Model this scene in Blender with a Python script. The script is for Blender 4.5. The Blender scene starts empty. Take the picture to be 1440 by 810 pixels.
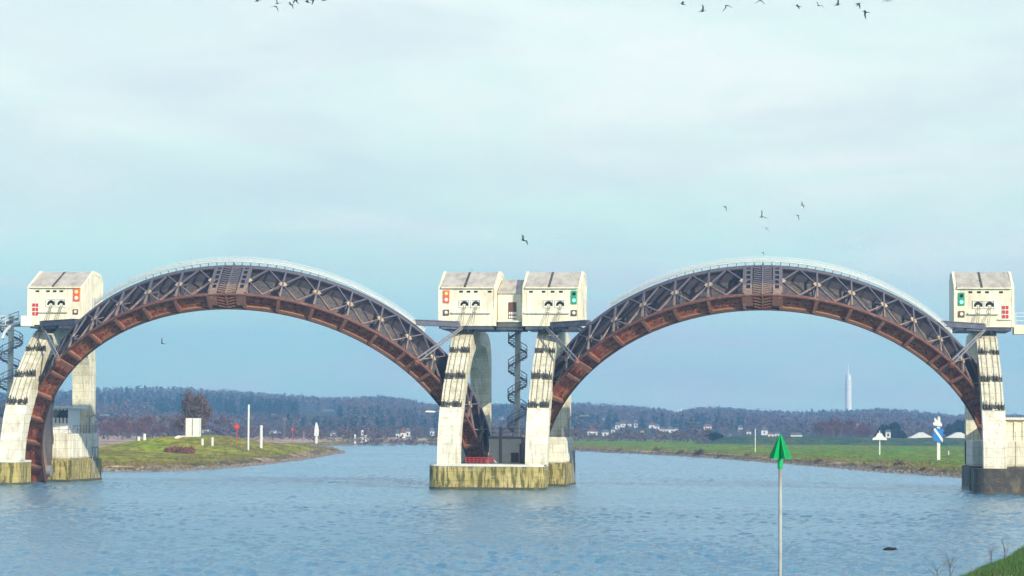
import bpy, bmesh, math, random
import numpy as np
from mathutils import Vector, Matrix
random.seed(7); rng = np.random.default_rng(7)
S = bpy.context.scene; COL = S.collection; R = math.radians; PI = math.pi

# ------------------------------------------------------------------ camera
F1440 = 3601.24; YAW, PITCH, ROLL, CAMH = 0.1083025, 0.054729, 0.0069058, 7.1536
cy_, sy_, cp_, sp_, cr_, sr_ = math.cos(YAW), math.sin(YAW), math.cos(PITCH), math.sin(PITCH), math.cos(ROLL), math.sin(ROLL)
_R = Vector((cy_, sy_, 0)); _F0 = Vector((-sy_, cy_, 0)); _Z = Vector((0, 0, 1))
FW = _F0*cp_ + _Z*sp_; _U = _Z*cp_ - _F0*sp_; RT = _R*cr_ + _U*sr_; UP = _U*cr_ - _R*sr_
CAM = Vector((0, -297, CAMH))
cd = bpy.data.cameras.new('camera'); co = bpy.data.objects.new('camera', cd); COL.objects.link(co); S.camera = co
m = Matrix((RT, UP, -FW)).transposed().to_4x4(); m.translation = CAM; co.matrix_world = m
cd.sensor_width = 36; cd.lens = 36*F1440/1440; cd.clip_start = 1; cd.clip_end = 30000

# ------------------------------------------------------------------ light
SUN_AZ, SUN_EL = 41.0, 24.0          # azimuth to the right of straight behind the camera axis (from -Y towards +X)
sdir = Vector((math.sin(R(SUN_AZ))*math.cos(R(SUN_EL)), -math.cos(R(SUN_AZ))*math.cos(R(SUN_EL)), math.sin(R(SUN_EL))))
sl = bpy.data.lights.new('sun', 'SUN'); sl.energy = 5.0; sl.angle = R(0.5); sl.color = (1.0, 0.91, 0.73)
so = bpy.data.objects.new('sun', sl); COL.objects.link(so); so.rotation_euler = sdir.to_track_quat('Z', 'Y').to_euler()
so.location = (80, -200, 200)
W = bpy.data.worlds.new('World'); S.world = W; W.use_nodes = True; nt = W.node_tree; nt.nodes.clear()
N = nt.nodes.new; L = nt.links.new
out = N('ShaderNodeOutputWorld'); mix = N('ShaderNodeMixShader'); bg1 = N('ShaderNodeBackground'); bg2 = N('ShaderNodeBackground')
sky = N('ShaderNodeTexSky'); sky.sky_type = 'NISHITA'; sky.sun_disc = False
sky.sun_elevation = R(SUN_EL); sky.sun_rotation = math.atan2(sdir.x, sdir.y); sky.air_density = 1.4; sky.dust_density = 0.6; sky.ozone_density = 2.5
L(sky.outputs[0], bg1.inputs[0]); bg1.inputs[1].default_value = 0.10
tc = N('ShaderNodeTexCoord'); sep = N('ShaderNodeSeparateXYZ'); L(tc.outputs['Generated'], sep.inputs[0])
def cramp(tree, fac, stops, interp='LINEAR'):
    r = tree.nodes.new('ShaderNodeValToRGB'); r.color_ramp.interpolation = interp; e = r.color_ramp.elements
    while len(e) > 1: e.remove(e[-1])
    e[0].position = stops[0][0]; e[0].color = (*stops[0][1], 1) if len(stops[0][1]) == 3 else stops[0][1]
    for p, c in stops[1:]: x = e.new(p); x.color = (*c, 1)
    tree.links.new(fac, r.inputs[0]); return r
mr = N('ShaderNodeMapRange'); mr.inputs['From Max'].default_value = 0.5; L(sep.outputs[2], mr.inputs[0])
# veil of thin high cloud, thicker higher up
veil = cramp(nt, mr.outputs[0], [(0, (.78, 1.30, .98)), (.07, (.80, 1.30, .98)), (.12, (.84, 1.22, .96)), (.18, (.92, 1.16, .95)), (.25, (.98, 1.12, .98)), (.36, (.93, 1.08, .98)), (.46, (.60, .80, .95)), (.65, (.28, .44, .80)), (1, (.15, .26, .65))])
def noise(tree, vec, scale, detail=4, rough=.55, dist=0):
    n = tree.nodes.new('ShaderNodeTexNoise'); n.inputs['Scale'].default_value = scale; n.inputs['Detail'].default_value = detail
    n.inputs['Roughness'].default_value = rough; n.inputs['Distortion'].default_value = dist
    if vec is not None: tree.links.new(vec, n.inputs['Vector'])
    return n
mp = N('ShaderNodeMapping'); mp.inputs['Scale'].default_value = (1, 1, 4.2); mp.inputs['Location'].default_value = (.4, .2, .35); L(tc.outputs['Generated'], mp.inputs[0])
n1 = noise(nt, mp.outputs[0], 8.0, 8, .58, .5); n2 = noise(nt, mp.outputs[0], 5.5, 7, .55, .4)
c1 = cramp(nt, n1.outputs[0], [(.44, (0, 0, 0)), (.66, (1, 1, 1))]); c2 = cramp(nt, n2.outputs[0], [(.47, (0, 0, 0)), (.66, (1, 1, 1))])
mul = N('ShaderNodeMath'); mul.operation = 'MULTIPLY'; L(c1.outputs[0], mul.inputs[0]); mul.inputs[1].default_value = .65
mxa = N('ShaderNodeMix'); mxa.data_type = 'RGBA'; L(mul.outputs[0], mxa.inputs[0]); L(veil.outputs[0], mxa.inputs[6]); mxa.inputs[7].default_value = (1.22, 1.18, 1.06, 1)
mul2 = N('ShaderNodeMath'); mul2.operation = 'MULTIPLY'; L(c2.outputs[0], mul2.inputs[0]); mul2.inputs[1].default_value = .55
mxb = N('ShaderNodeMix'); mxb.data_type = 'RGBA'; L(mul2.outputs[0], mxb.inputs[0]); L(mxa.outputs[2], mxb.inputs[6]); mxb.inputs[7].default_value = (.78, .86, .86, 1)
L(mxb.outputs[2], bg2.inputs[0]); bg2.inputs[1].default_value = .90
mix.inputs[0].default_value = .88
L(bg1.outputs[0], mix.inputs[1]); L(bg2.outputs[0], mix.inputs[2]); L(mix.outputs[0], out.inputs[0])
S.view_settings.view_transform = 'Standard'; S.view_settings.look = 'None'; S.view_settings.exposure = 0.28; S.view_settings.gamma = 1.0; S.view_settings.use_curve_mapping = False
S.render.engine = 'CYCLES'; S.cycles.max_bounces = 6; S.cycles.volume_bounces = 0

# ------------------------------------------------------------------ helpers
def ray(px, py): return FW + RT*((px-720)/F1440) - UP*((py-405)/F1440)
def at(px, py, Y):                       # point of the plane y = Y seen at this place of the photograph
    d = ray(px, py); return CAM + d*((Y-CAM.y)/d.y)
def atz(px, py, z=0):
    d = ray(px, py); return CAM + d*((z-CAM.z)/d.z)
def hor(px): return 405 + (F1440*sp_/cp_) + (px-720)*ROLL - 0.0 + (0 if True else 0)
class MB:
    def __init__(s): s.v = []; s.f = []
    def add(s, vs, fs):
        n = len(s.v); s.v += [tuple(v) for v in vs]; s.f += [tuple(i+n for i in f) for f in fs]; return s
    def box(s, x0, x1, y0, y1, z0, z1):
        return s.add([(x0,y0,z0),(x1,y0,z0),(x1,y1,z0),(x0,y1,z0),(x0,y0,z1),(x1,y0,z1),(x1,y1,z1),(x0,y1,z1)],
                     [(0,3,2,1),(4,5,6,7),(0,1,5,4),(1,2,6,5),(2,3,7,6),(3,0,4,7)])
    def hexa(s, p):                      # eight corners, bottom ring then top ring
        return s.add(p, [(0,3,2,1),(4,5,6,7),(0,1,5,4),(1,2,6,5),(2,3,7,6),(3,0,4,7)])
    def bar(s, p, q, w, h, up=(0,0,1)):
        p, q, up = Vector(p), Vector(q), Vector(up); d = (q-p).normalized(); a = d.cross(up)
        if a.length < 1e-4: a = d.cross(Vector((1,0,0)))
        a.normalize(); b = a.cross(d)*h/2; a = a*w/2
        return s.hexa([p-a-b, p+a-b, q+a-b, q-a-b, p-a+b, p+a+b, q+a+b, q-a+b])
    def tube(s, p, q, r, n=8, r2=None):
        p, q = Vector(p), Vector(q); d = (q-p).normalized(); a = d.orthogonal().normalized(); b = d.cross(a); r2 = r if r2 is None else r2
        vs = [p+(a*math.cos(t)+b*math.sin(t))*r for t in [2*PI*i/n for i in range(n)]] + [q+(a*math.cos(t)+b*math.sin(t))*r2 for t in [2*PI*i/n for i in range(n)]]
        return s.add(vs, [(i,(i+1)%n,(i+1)%n+n,i+n) for i in range(n)] + [tuple(range(n-1,-1,-1)), tuple(range(n,2*n))])
    def prism(s, prof, x0, x1, f=None):   # profile in (y,z), extruded along x
        f = f or (lambda x,a,b: (x,a,b)); n = len(prof)
        vs = [f(x0,a,b) for a,b in prof] + [f(x1,a,b) for a,b in prof]
        return s.add(vs, [(i,(i+1)%n,(i+1)%n+n,i+n) for i in range(n)] + [tuple(range(n-1,-1,-1)), tuple(range(n,2*n))])
    def strip(s, rings, closed=False):    # connect rings of equal length, capping the ends
        k = len(rings[0]); vs = [p for r in rings for p in r]; fs = []
        for j in range(len(rings)-1):
            for i in range(k): fs.append((j*k+i, j*k+(i+1)%k, (j+1)*k+(i+1)%k, (j+1)*k+i))
        fs += [tuple(range(k-1,-1,-1)), tuple(range((len(rings)-1)*k, len(rings)*k))]
        return s.add(vs, fs)
    def build(s, name, mat, parent=None, smooth=False, bevel=0):
        me = bpy.data.meshes.new(name); me.from_pydata(s.v, [], s.f)
        bm = bmesh.new(); bm.from_mesh(me); bmesh.ops.recalc_face_normals(bm, faces=bm.faces)
        if bevel: bmesh.ops.bevel(bm, geom=list(bm.edges), offset=bevel, segments=2, affect='EDGES', clamp_overlap=True)
        bm.to_mesh(me); bm.free(); me.materials.append(mat)
        if smooth: me.polygons.foreach_set('use_smooth', [True]*len(me.polygons))
        o = bpy.data.objects.new(name, me); COL.objects.link(o)
        if parent: o.parent = parent
        return o
def tag(o, label=None, cat=None, group=None, kind=None):
    if label: o['label'] = label
    if cat: o['category'] = cat
    if group: o['group'] = group
    if kind: o['kind'] = kind
    return o
def empty(name, loc, label, cat, group=None, rz=0):
    o = bpy.data.objects.new(name, None); COL.objects.link(o); o.location = loc; o.rotation_euler = (0,0,rz); o.empty_display_size = .5
    return tag(o, label, cat, group)
def copy_tree(o, parent=None, **kw):
    c = o.copy(); COL.objects.link(c)
    if parent: c.parent = parent
    for ch in [x for x in COL.objects if x.parent == o]: copy_tree(ch, c)
    return c
ORD = ['leftmost','second from the left','third from the left','fourth from the left','fifth from the left','sixth from the left','seventh from the left','eighth from the left','ninth from the left','tenth from the left','eleventh from the left','twelfth from the left']

# ------------------------------------------------------------------ materials
def mat(name, col, rough=.7, metal=0, var=None, scale=1.0, stretch=(1,1,1), bump=0, bscale=None, extra=None, spec=.4):
    m = bpy.data.materials.new(name); m.use_nodes = True; t = m.node_tree; b = t.nodes['Principled BSDF']
    b.inputs['Roughness'].default_value = rough; b.inputs['Metallic'].default_value = metal; b.inputs['Specular IOR Level'].default_value = spec
    b.inputs['Base Color'].default_value = (*col, 1)
    tc = t.nodes.new('ShaderNodeTexCoord'); mp = t.nodes.new('ShaderNodeMapping'); mp.inputs['Scale'].default_value = stretch
    pos_ = t.nodes.new('ShaderNodeNewGeometry').outputs['Position']; t.links.new(pos_, mp.inputs[0])
    last = None
    if var:
        n = noise(t, mp.outputs[0], scale, 6, .6, .2)
        stops = [(.25, col)] + [(p, c) for p, c in var] if var else None
        r = cramp(t, n.outputs[0], stops); last = r.outputs[0]
        if extra:
            for vec_s, sc, lo, hi, c, amt in extra:      # overlay stains
                mp2 = t.nodes.new('ShaderNodeMapping'); mp2.inputs['Scale'].default_value = vec_s; t.links.new(pos_, mp2.inputs[0])
                n2 = noise(t, mp2.outputs[0], sc, 5, .65, .1); r2 = cramp(t, n2.outputs[0], [(lo, (0,0,0)), (hi, (amt,amt,amt))])
                mx = t.nodes.new('ShaderNodeMix'); mx.data_type = 'RGBA'; t.links.new(r2.outputs[0], mx.inputs[0]); t.links.new(last, mx.inputs[6]); mx.inputs[7].default_value = (*c, 1); last = mx.outputs[2]
        if name in ('weathered concrete', 'streaked concrete', 'mossy tidal concrete', 'dark blotched concrete'):      # formwork board joints
            sp = t.nodes.new('ShaderNodeSeparateXYZ'); t.links.new(pos_, sp.inputs[0]); ad = t.nodes.new('ShaderNodeMath'); t.links.new(sp.outputs[0], ad.inputs[0]); t.links.new(sp.outputs[1], ad.inputs[1])
            cb = t.nodes.new('ShaderNodeCombineXYZ'); t.links.new(ad.outputs[0], cb.inputs[0]); t.links.new(sp.outputs[2], cb.inputs[1])
            br = t.nodes.new('ShaderNodeTexBrick'); br.inputs['Scale'].default_value = 1; br.inputs['Brick Width'].default_value = 2.3; br.inputs['Row Height'].default_value = 1.05; br.inputs['Mortar Size'].default_value = .035; br.inputs['Mortar Smooth'].default_value = .4
            br.inputs['Color1'].default_value = (1,1,1,1); br.inputs['Color2'].default_value = (.88,.88,.86,1); br.inputs['Mortar'].default_value = (.62,.60,.54,1); t.links.new(cb.outputs[0], br.inputs['Vector'])
            mb_ = t.nodes.new('ShaderNodeMix'); mb_.data_type = 'RGBA'; mb_.blend_type = 'MULTIPLY'; mb_.inputs[0].default_value = .8; t.links.new(last, mb_.inputs[6]); t.links.new(br.outputs[0], mb_.inputs[7]); last = mb_.outputs[2]
        t.links.new(last, b.inputs['Base Color'])
    if bump:
        nb = noise(t, mp.outputs[0], bscale or scale*4, 5, .6); bp = t.nodes.new('ShaderNodeBump'); bp.inputs['Strength'].default_value = bump; bp.inputs['Distance'].default_value = .05
        t.links.new(nb.outputs[0], bp.inputs['Height']); t.links.new(bp.outputs[0], b.inputs['Normal'])
    return m
M = {}
M['concrete'] = mat('weathered concrete', (.84,.81,.68), .85, var=[(.48,(.78,.75,.62)),(.72,(.56,.53,.42))], scale=.55, bump=.3, bscale=6,
    extra=[((2.2,2.2,.13), 1.0, .53, .70, (.34,.30,.21), .62), ((1,1,1), .9, .56, .72, (.46,.44,.26), .5), ((3,3,.3), 2.2, .60, .70, (.14,.12,.08), .65)])
M['leg'] = mat('streaked concrete', (.82,.78,.62), .85, var=[(.48,(.74,.70,.54)),(.72,(.52,.48,.32))], scale=.6, bump=.35, bscale=6,
    extra=[((3.0,1.2,.12), 1.1, .51, .68, (.36,.33,.20), .68), ((1,1,1), 1.1, .56, .72, (.44,.43,.18), .6), ((2,2,.5), 3.2, .59, .68, (.10,.085,.06), .7)])
M['render'] = mat('cream wall paint', (.88,.83,.64), .8, var=[(.5,(.84,.79,.60)),(.75,(.72,.67,.50))], scale=.5, bump=.1, bscale=5,
    extra=[((2.2,2.2,.16), 1.5, .51, .67, (.38,.32,.20), .62), ((1,1,1), .5, .48, .70, (.60,.54,.40), .65), ((3,3,.4), 2.4, .61, .72, (.18,.15,.10), .55)])
M['roof'] = mat('stained roof sheet', (.58,.54,.46), .85, var=[(.5,(.48,.44,.37)),(.75,(.28,.25,.20))], scale=1.1, stretch=(1,.5,.5), bump=.2, bscale=5,
    extra=[((3,.4,.4), 1.6, .52, .72, (.62,.58,.50), .6)])
M['moss'] = mat('mossy tidal concrete', (.62,.50,.25), .9, var=[(.45,(.46,.38,.13)),(.7,(.32,.27,.08))], scale=.5, bump=.5, bscale=4,
    extra=[((2.4,2.4,.35), 1.1, .47, .56, (.085,.085,.018), .92), ((1,1,2.5), .7, .54, .70, (.58,.50,.34), .55), ((.6,.6,3), 1.0, .55, .7, (.20,.15,.08), .6)])
M['darkconc'] = mat('dark blotched concrete', (.10,.085,.055), .7, var=[(.5,(.05,.045,.04)),(.7,(.20,.16,.09))], scale=.6, stretch=(1.5,1.5,.7), bump=.5, bscale=4,
    extra=[((1,1,2), .8, .60, .72, (.50,.38,.16), .6)])  # right pier base and quay: near-black brown tone with tan blotches
M['darkband'] = mat('black waterline slime', (.05,.045,.035), .5, var=[(.6,(.09,.08,.05))], scale=2)
M['navy'] = mat('dark blue grey steel paint', (.055,.062,.10), .5, .2, var=[(.5,(.07,.08,.12)),(.75,(.13,.13,.15))], scale=1.5)
M['steel'] = mat('pale grey steel paint', (.30,.32,.34), .55, .2, var=[(.5,(.24,.25,.28)),(.75,(.30,.22,.16))], scale=1.6)
M['cable'] = mat('grey wire rope', (.34,.32,.25), .5, .5)
M['black'] = mat('black steel', (.03,.03,.03), .6, .1, var=[(.5,(.07,.065,.05)),(.7,(.16,.15,.11))], scale=2.6)
M['white'] = mat('white paint', (.80,.80,.76), .5, var=[(.5,(.74,.74,.70)),(.8,(.6,.58,.5))], scale=1.5)
M['rail'] = mat('pale galvanised rail paint', (.74,.76,.74), .5, .1, var=[(.6,(.62,.64,.62))], scale=3)
M['pole'] = mat('weathered pale pole', (.46,.48,.46), .5, var=[(.45,(.38,.40,.38)),(.65,(.24,.25,.22))], scale=1.2, stretch=(1,1,.6))
M['hole'] = mat('dark opening', (.012,.011,.012), .8)
M['red'] = mat('signal red paint', (.62,.05,.02), .5, var=[(.6,(.5,.04,.02))], scale=5)
M['orange'] = mat('signal orange red paint', (.80,.12,.02), .5)
M['green'] = mat('bright green buoy paint', (.0,.42,.13), .45, var=[(.55,(.0,.36,.11)),(.8,(.02,.30,.10))], scale=3)
M['blue'] = mat('blue sign enamel', (.02,.20,.62), .4)
M['brown'] = mat('brown wood', (.16,.08,.05), .6, var=[(.6,(.11,.055,.035))], scale=6)
M['greenbox'] = mat('green signal housing', (.02,.32,.18), .5)
M['block'] = mat('grey block wall', (.75,.75,.68), .85, var=[(.5,(.66,.66,.60)),(.75,(.48,.48,.42))], scale=.8, stretch=(1,1,2.5), bump=.2, bscale=4)
M['glass'] = mat('window glass', (.05,.07,.09), .1, 0, spec=.8)
def lampmat(name, c, s):
    m = bpy.data.materials.new(name); m.use_nodes = True; b = m.node_tree.nodes['Principled BSDF']; b.inputs['Base Color'].default_value = (*c,1)
    b.inputs['Emission Color'].default_value = (*c,1); b.inputs['Emission Strength'].default_value = s; return m
M['lampgreen'] = lampmat('lit green lens', (.25,1.0,.70), 1.0); M['lampred'] = lampmat('lit red lens', (1.0,.35,.15), 1.0)

TH = 0.8716515; ST, CT = math.sin(TH), math.cos(TH)
def gate_mat(name, low, mid, high, wl, rough=.65, sc=1.2):     # the part of the gate below the water when closed is rusted, the part above keeps its paint
    m = bpy.data.materials.new(name); m.use_nodes = True; t = m.node_tree; b = t.nodes['Principled BSDF']; b.inputs['Roughness'].default_value = rough
    tc = t.nodes.new('ShaderNodeTexCoord'); dt = t.nodes.new('ShaderNodeVectorMath'); dt.operation = 'DOT_PRODUCT'; dt.inputs[1].default_value = (0, ST, CT)
    t.links.new(tc.outputs['Object'], dt.inputs[0])
    gp_ = t.nodes.new('ShaderNodeNewGeometry'); n = noise(t, gp_.outputs['Position'], sc, 6, .65); n2 = noise(t, gp_.outputs['Position'], sc*2.3, 6, .65)
    a = t.nodes.new('ShaderNodeMath'); a.operation = 'MULTIPLY_ADD'; t.links.new(n.outputs[0], a.inputs[0]); a.inputs[1].default_value = 1.5; t.links.new(dt.outputs['Value'], a.inputs[2])
    d = t.nodes.new('ShaderNodeMath'); d.operation = 'MULTIPLY'; t.links.new(a.outputs[0], d.inputs[0]); d.inputs[1].default_value = 1/7.
    r = cramp(t, d.outputs[0], [(0, low), (wl*.85, mid), (wl, high)])
    k = cramp(t, n2.outputs[0], [(.40, (0,0,0)), (.62, (.65,.65,.65))])
    mx = t.nodes.new('ShaderNodeMix'); mx.data_type = 'RGBA'; t.links.new(k.outputs[0], mx.inputs[0]); t.links.new(r.outputs[0], mx.inputs[6]); mx.inputs[7].default_value = (low[0]*.45, low[1]*.45, low[2]*.5, 1)
    t.links.new(mx.outputs[2], b.inputs['Base Color']); return m
M['skin'] = gate_mat('gate skin plate paint', (.44,.30,.17), (.28,.18,.11), (.048,.060,.085), .42)
M['truss'] = gate_mat('gate truss paint', (.27,.17,.12), (.30,.22,.18), (.115,.12,.165), .42)
M['gusset'] = mat('pale rusty gusset plate', (.60,.49,.30), .7, var=[(.6,(.38,.26,.13))], scale=3)
M['rust'] = mat('red brown rusted girder', (.36,.085,.032), .75, var=[(.42,(.25,.045,.020)),(.60,(.46,.16,.06)),(.78,(.12,.026,.020))], scale=1.4, bump=.2, bscale=8,
    extra=[((1,1,1), 2.6, .58, .70, (.40,.17,.08), .6)])
M['rust2'] = mat('orange brown rusted rib', (.31,.15,.09), .75, var=[(.5,(.21,.085,.055)),(.75,(.38,.22,.14))], scale=2.2)
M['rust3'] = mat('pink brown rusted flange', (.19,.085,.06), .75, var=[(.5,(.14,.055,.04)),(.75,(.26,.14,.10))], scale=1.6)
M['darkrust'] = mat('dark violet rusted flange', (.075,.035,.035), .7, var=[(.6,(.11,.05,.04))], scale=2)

# ------------------------------------------------------------------ ground, water
YL = np.array([-400,-300,0,60,85,94,99,122,160,213,302,400,468,500,560,633,760,850]); XL = np.array([-190,-170,-128,-123,-118,-106,-97,-95,-96.5,-101,-110.5,-122,-134.6,-145,-160,-168,-176,-172])
YR = np.array([-400,-300,-240,-200,-169,-135,-110,-60,0,60,85,98.7,145,255,400,508,700,850]); XR = np.array([-30,-15,-5,2,8.3,14.4,22,60,80,72,45,27.3,16.8,-2.4,-31,-65,-112,-171])
SKY_PX = [-2500,-200,0,140,230,300,400,470,500,540,575,600,640,720,830,880,930,952,975,1000,1040,1060,1110,1150,1200,1240,1300,1340,1366,1440,1600,4000]
SKY_PY = [560,556,552,549,549,551,555,559,558,557,562,568,572,570,568,570,574,579,573,572,574,577,580,580,578,576,581,586,584,586,588,590]
def sstep(a, b, x): t = np.clip((x-a)/(b-a), 0, 1); return t*t*(3-2*t)
def vnoise(x, y, sc, seed=0):
    x = x/sc+seed*17.3; y = y/sc+seed*9.1; xi = np.floor(x); yi = np.floor(y); fx = x-xi; fy = y-yi; fx = fx*fx*(3-2*fx); fy = fy*fy*(3-2*fy)
    h = lambda a, b: np.modf(np.abs(np.sin(a*127.1+b*311.7+seed)*43758.5453))[0]
    return (h(xi,yi)*(1-fx)+h(xi+1,yi)*fx)*(1-fy)+(h(xi,yi+1)*(1-fx)+h(xi+1,yi+1)*fx)*fy
def sdist(x, y):
    wob = (vnoise(x, y, 7, 1)-.5)*1.6 + (vnoise(x, y, 22, 2)-.5)*2
    wob = wob*np.clip((y+297)/300, .25, 1)
    yy = y+0
    dl = np.interp(yy, YL, XL) - x; dr = x - np.interp(yy, YR, XR)
    return np.maximum(np.maximum(dl, dr), (y-848)*.5) + wob*.6          # > 0 on land
def H(x, y):
    x = np.asarray(x, float); y = np.asarray(y, float)
    s = sdist(x, y); D = (x*-sy_ + (y+297)*cy_); Dm = np.hypot(x, y+297); px = 720 + F1440*(x*cy_+(y+297)*sy_)/np.maximum(D, 20)
    z = np.where(s < 0, np.maximum(s*.35, -2.5), 1.0*sstep(0, 4, s)+.8*sstep(3, 26, s))
    z = z + (vnoise(x, y, 14, 3)-.5)*.5*sstep(1, 14, s) + (vnoise(x, y, 3.5, 4)-.5)*.14*sstep(0, 4, s)
    # ridge on the left headland
    rx, ry = at(265, 600, 250).x, 250.0
    ax, ay = at(455, 600, 330).x, 400.0
    t = np.clip(((x-rx)*(ax-rx)+(y-ry)*(ay-ry))/((ax-rx)**2+(ay-ry)**2), -1.2, 1.05)
    dd = np.hypot(x-(rx+t*(ax-rx)), y-(ry+t*(ay-ry)))
    hgt = np.interp(t, [-1.2,-.45,-.22,-.08,.12,.3,.75,1.05], [0,0.2,1.2,3.2,3.3,1.9,1.7,0])
    z = z + hgt*np.exp(-(dd/13)**2)*sstep(2, 10, s)
    # dike on the right bank
    dk = sstep(655, 690, y+(vnoise(x,y,60,5)-.5)*10)*(1-sstep(715, 760, y))*sstep(985, 1030, px)
    z = z + 2.7*dk
    # fields fall slightly, then the wooded hills
    sky = np.interp(px, SKY_PX, SKY_PY); top = 7.15 + (603.8+(px-720)*ROLL-sky)*3200/F1440 - 13
    hill = sstep(1150, 3200, D)
    z = z + hill*(top-2)*(1+.0*z) + hill*(vnoise(x, y, 180, 6)-.5)*8*(1-sstep(2900,3200,D)*.8)
    # the high bank the camera stands on
    z = np.maximum(z, 5.4 - 1.1*np.maximum(Dm-5, 0)*.33)
    return z
def gz(x, y): return float(H(x, y))
def fast_mesh(name, V, Fq, m, attrs=None, smooth=True):
    me = bpy.data.meshes.new(name); k = Fq.shape[1]
    me.vertices.add(len(V)); me.vertices.foreach_set('co', np.ascontiguousarray(V, dtype=np.float32).ravel())
    me.loops.add(Fq.size); me.loops.foreach_set('vertex_index', np.ascontiguousarray(Fq, dtype=np.int32).ravel())
    me.polygons.add(len(Fq)); me.polygons.foreach_set('loop_start', np.arange(0, Fq.size, k, dtype=np.int32)); me.polygons.foreach_set('loop_total', np.full(len(Fq), k, dtype=np.int32))
    me.update(calc_edges=True); me.materials.append(m)
    if attrs:
        for n, a in attrs.items():
            at_ = me.attributes.new(n, 'FLOAT', 'POINT'); at_.data.foreach_set('value', np.ascontiguousarray(a, dtype=np.float32))
    if smooth: me.polygons.foreach_set('use_smooth', [True]*len(me.polygons))
    o = bpy.data.objects.new(name, me); COL.objects.link(o); return o
az = np.concatenate([np.arange(-75,-14,2.0), np.arange(-14,14,.075), np.arange(14,76,2.0)]) ; az = np.radians(az)
dist = np.concatenate([np.arange(2,100,3.), 100*np.exp(np.arange(0, math.log(90), .0068))])
A, Dd = np.meshgrid(az, dist); dirx = np.sin(A-YAW); diry = np.cos(A-YAW)
GX = dirx*Dd; GY = -297+diry*Dd; GZ = H(GX, GY)
nr, nc = GX.shape; idx = np.arange(nr*nc).reshape(nr, nc)
Fq = np.stack([idx[:-1,:-1], idx[:-1,1:], idx[1:,1:], idx[1:,:-1]], -1).reshape(-1, 4)
V = np.stack([GX.ravel(), GY.ravel(), GZ.ravel()], -1)
sd = sdist(GX, GY).ravel(); Dv = (GX*-sy_+(GY+297)*cy_).ravel(); pxv = 720+F1440*(GX.ravel()*cy_+(GY.ravel()+297)*sy_)/np.maximum(Dv,20)
# what grows or lies where: 0 stones, .2 rough brown, .5 grass, .8 dull dike grass, 1 forest floor
cov = np.where(sd < 1.6, .05, np.where(sd < 4.5, .22, .46)) + (vnoise(V[:,0], V[:,1], 9, 8)-.5)*.16*(sd > 1.6)
cov = np.where((pxv > 700) & (sd > 7), cov+.12, cov)
cov = np.where((pxv > 980) & (V[:,1] > 640), .8, cov)
cov = np.where((pxv < 640) & (V[:,1] > 300) & (sd > 12), .30+(vnoise(V[:,0],V[:,1],40,9)-.5)*.1, cov)
cov = np.where(Dv > 1300, 1.0, cov)
gm = bpy.data.materials.new('river land'); gm.use_nodes = True; t = gm.node_tree; b = t.nodes['Principled BSDF']; b.inputs['Roughness'].default_value = .95; b.inputs['Specular IOR Level'].default_value = .1
an = t.nodes.new('ShaderNodeAttribute'); an.attribute_name = 'cover'
geo = t.nodes.new('ShaderNodeNewGeometry'); mpg = t.nodes.new('ShaderNodeMapping'); mpg.inputs['Scale'].default_value = (1, .35, 1); t.links.new(geo.outputs['Position'], mpg.inputs[0])
ng = noise(t, mpg.outputs[0], .12, 8, .65, .4); ng2 = noise(t, mpg.outputs[0], .8, 5, .7)
base = cramp(t, an.outputs['Fac'], [(0,(.30,.25,.19)),(.1,(.26,.20,.15)),(.22,(.13,.105,.045)),(.30,(.66,.43,.33)),(.36,(.26,.24,.07)),(.42,(.34,.34,.015)),(.52,(.19,.30,.006)),(.66,(.085,.25,.018)),(.78,(.035,.095,.045)),(.9,(.035,.09,.05)),(1,(.05,.045,.03))])
patch = cramp(t, ng.outputs[0], [(.42,(0,0,0)),(.56,(.9,.9,.9))]); mx = t.nodes.new('ShaderNodeMix'); mx.data_type = 'RGBA'
sel = cramp(t, an.outputs['Fac'], [(.30,(.12,.12,.12)),(.42,(1,1,1)),(.52,(.9,.9,.9)),(.60,(.35,.35,.35))]); pm_ = t.nodes.new('ShaderNodeMath'); pm_.operation = 'MULTIPLY'; t.links.new(patch.outputs[0], pm_.inputs[0]); t.links.new(sel.outputs[0], pm_.inputs[1]); t.links.new(pm_.outputs[0], mx.inputs[0]); t.links.new(base.outputs[0], mx.inputs[6]); mx.inputs[7].default_value = (.22,.18,.030,1)
dk = cramp(t, ng2.outputs[0], [(.38,(.45,.45,.45)),(.62,(1.35,1.35,1.35))]); mm = t.nodes.new('ShaderNodeMix'); mm.data_type = 'RGBA'; mm.blend_type = 'MULTIPLY'; mm.inputs[0].default_value = 1
t.links.new(mx.outputs[2], mm.inputs[6]); t.links.new(dk.outputs[0], mm.inputs[7]); t.links.new(mm.outputs[2], b.inputs['Base Color'])
ground = fast_mesh('ground', V, Fq, gm, {'cover': cov}); tag(ground, kind='structure')

wm = bpy.data.materials.new('river water'); wm.use_nodes = True; t = wm.node_tree; b = t.nodes['Principled BSDF']
b.inputs['Base Color'].default_value = (.08,.25,.36,1); b.inputs['Roughness'].default_value = .13; b.inputs['IOR'].default_value = 1.33
geo = t.nodes.new('ShaderNodeNewGeometry')
def wnoise(scale, sx, sy, det, rough=.6, rot=5):
    mp = t.nodes.new('ShaderNodeMapping'); mp.inputs['Scale'].default_value = (sx, sy, 1); mp.inputs['Rotation'].default_value = (0,0,R(rot)); t.links.new(geo.outputs['Position'], mp.inputs[0]); return noise(t, mp.outputs[0], scale, det, rough, .3)
a1 = wnoise(1.0, 1.3, .5, 6, .72); a2 = wnoise(.20, .6, 1, 4); a3 = wnoise(.025, .35, 1, 4)
amp = cramp(t, a3.outputs[0], [(.35,(.45,.45,.45)),(.65,(1,1,1))])
b1 = t.nodes.new('ShaderNodeBump'); b1.inputs['Distance'].default_value = .32; t.links.new(a1.outputs[0], b1.inputs['Height'])
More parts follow.
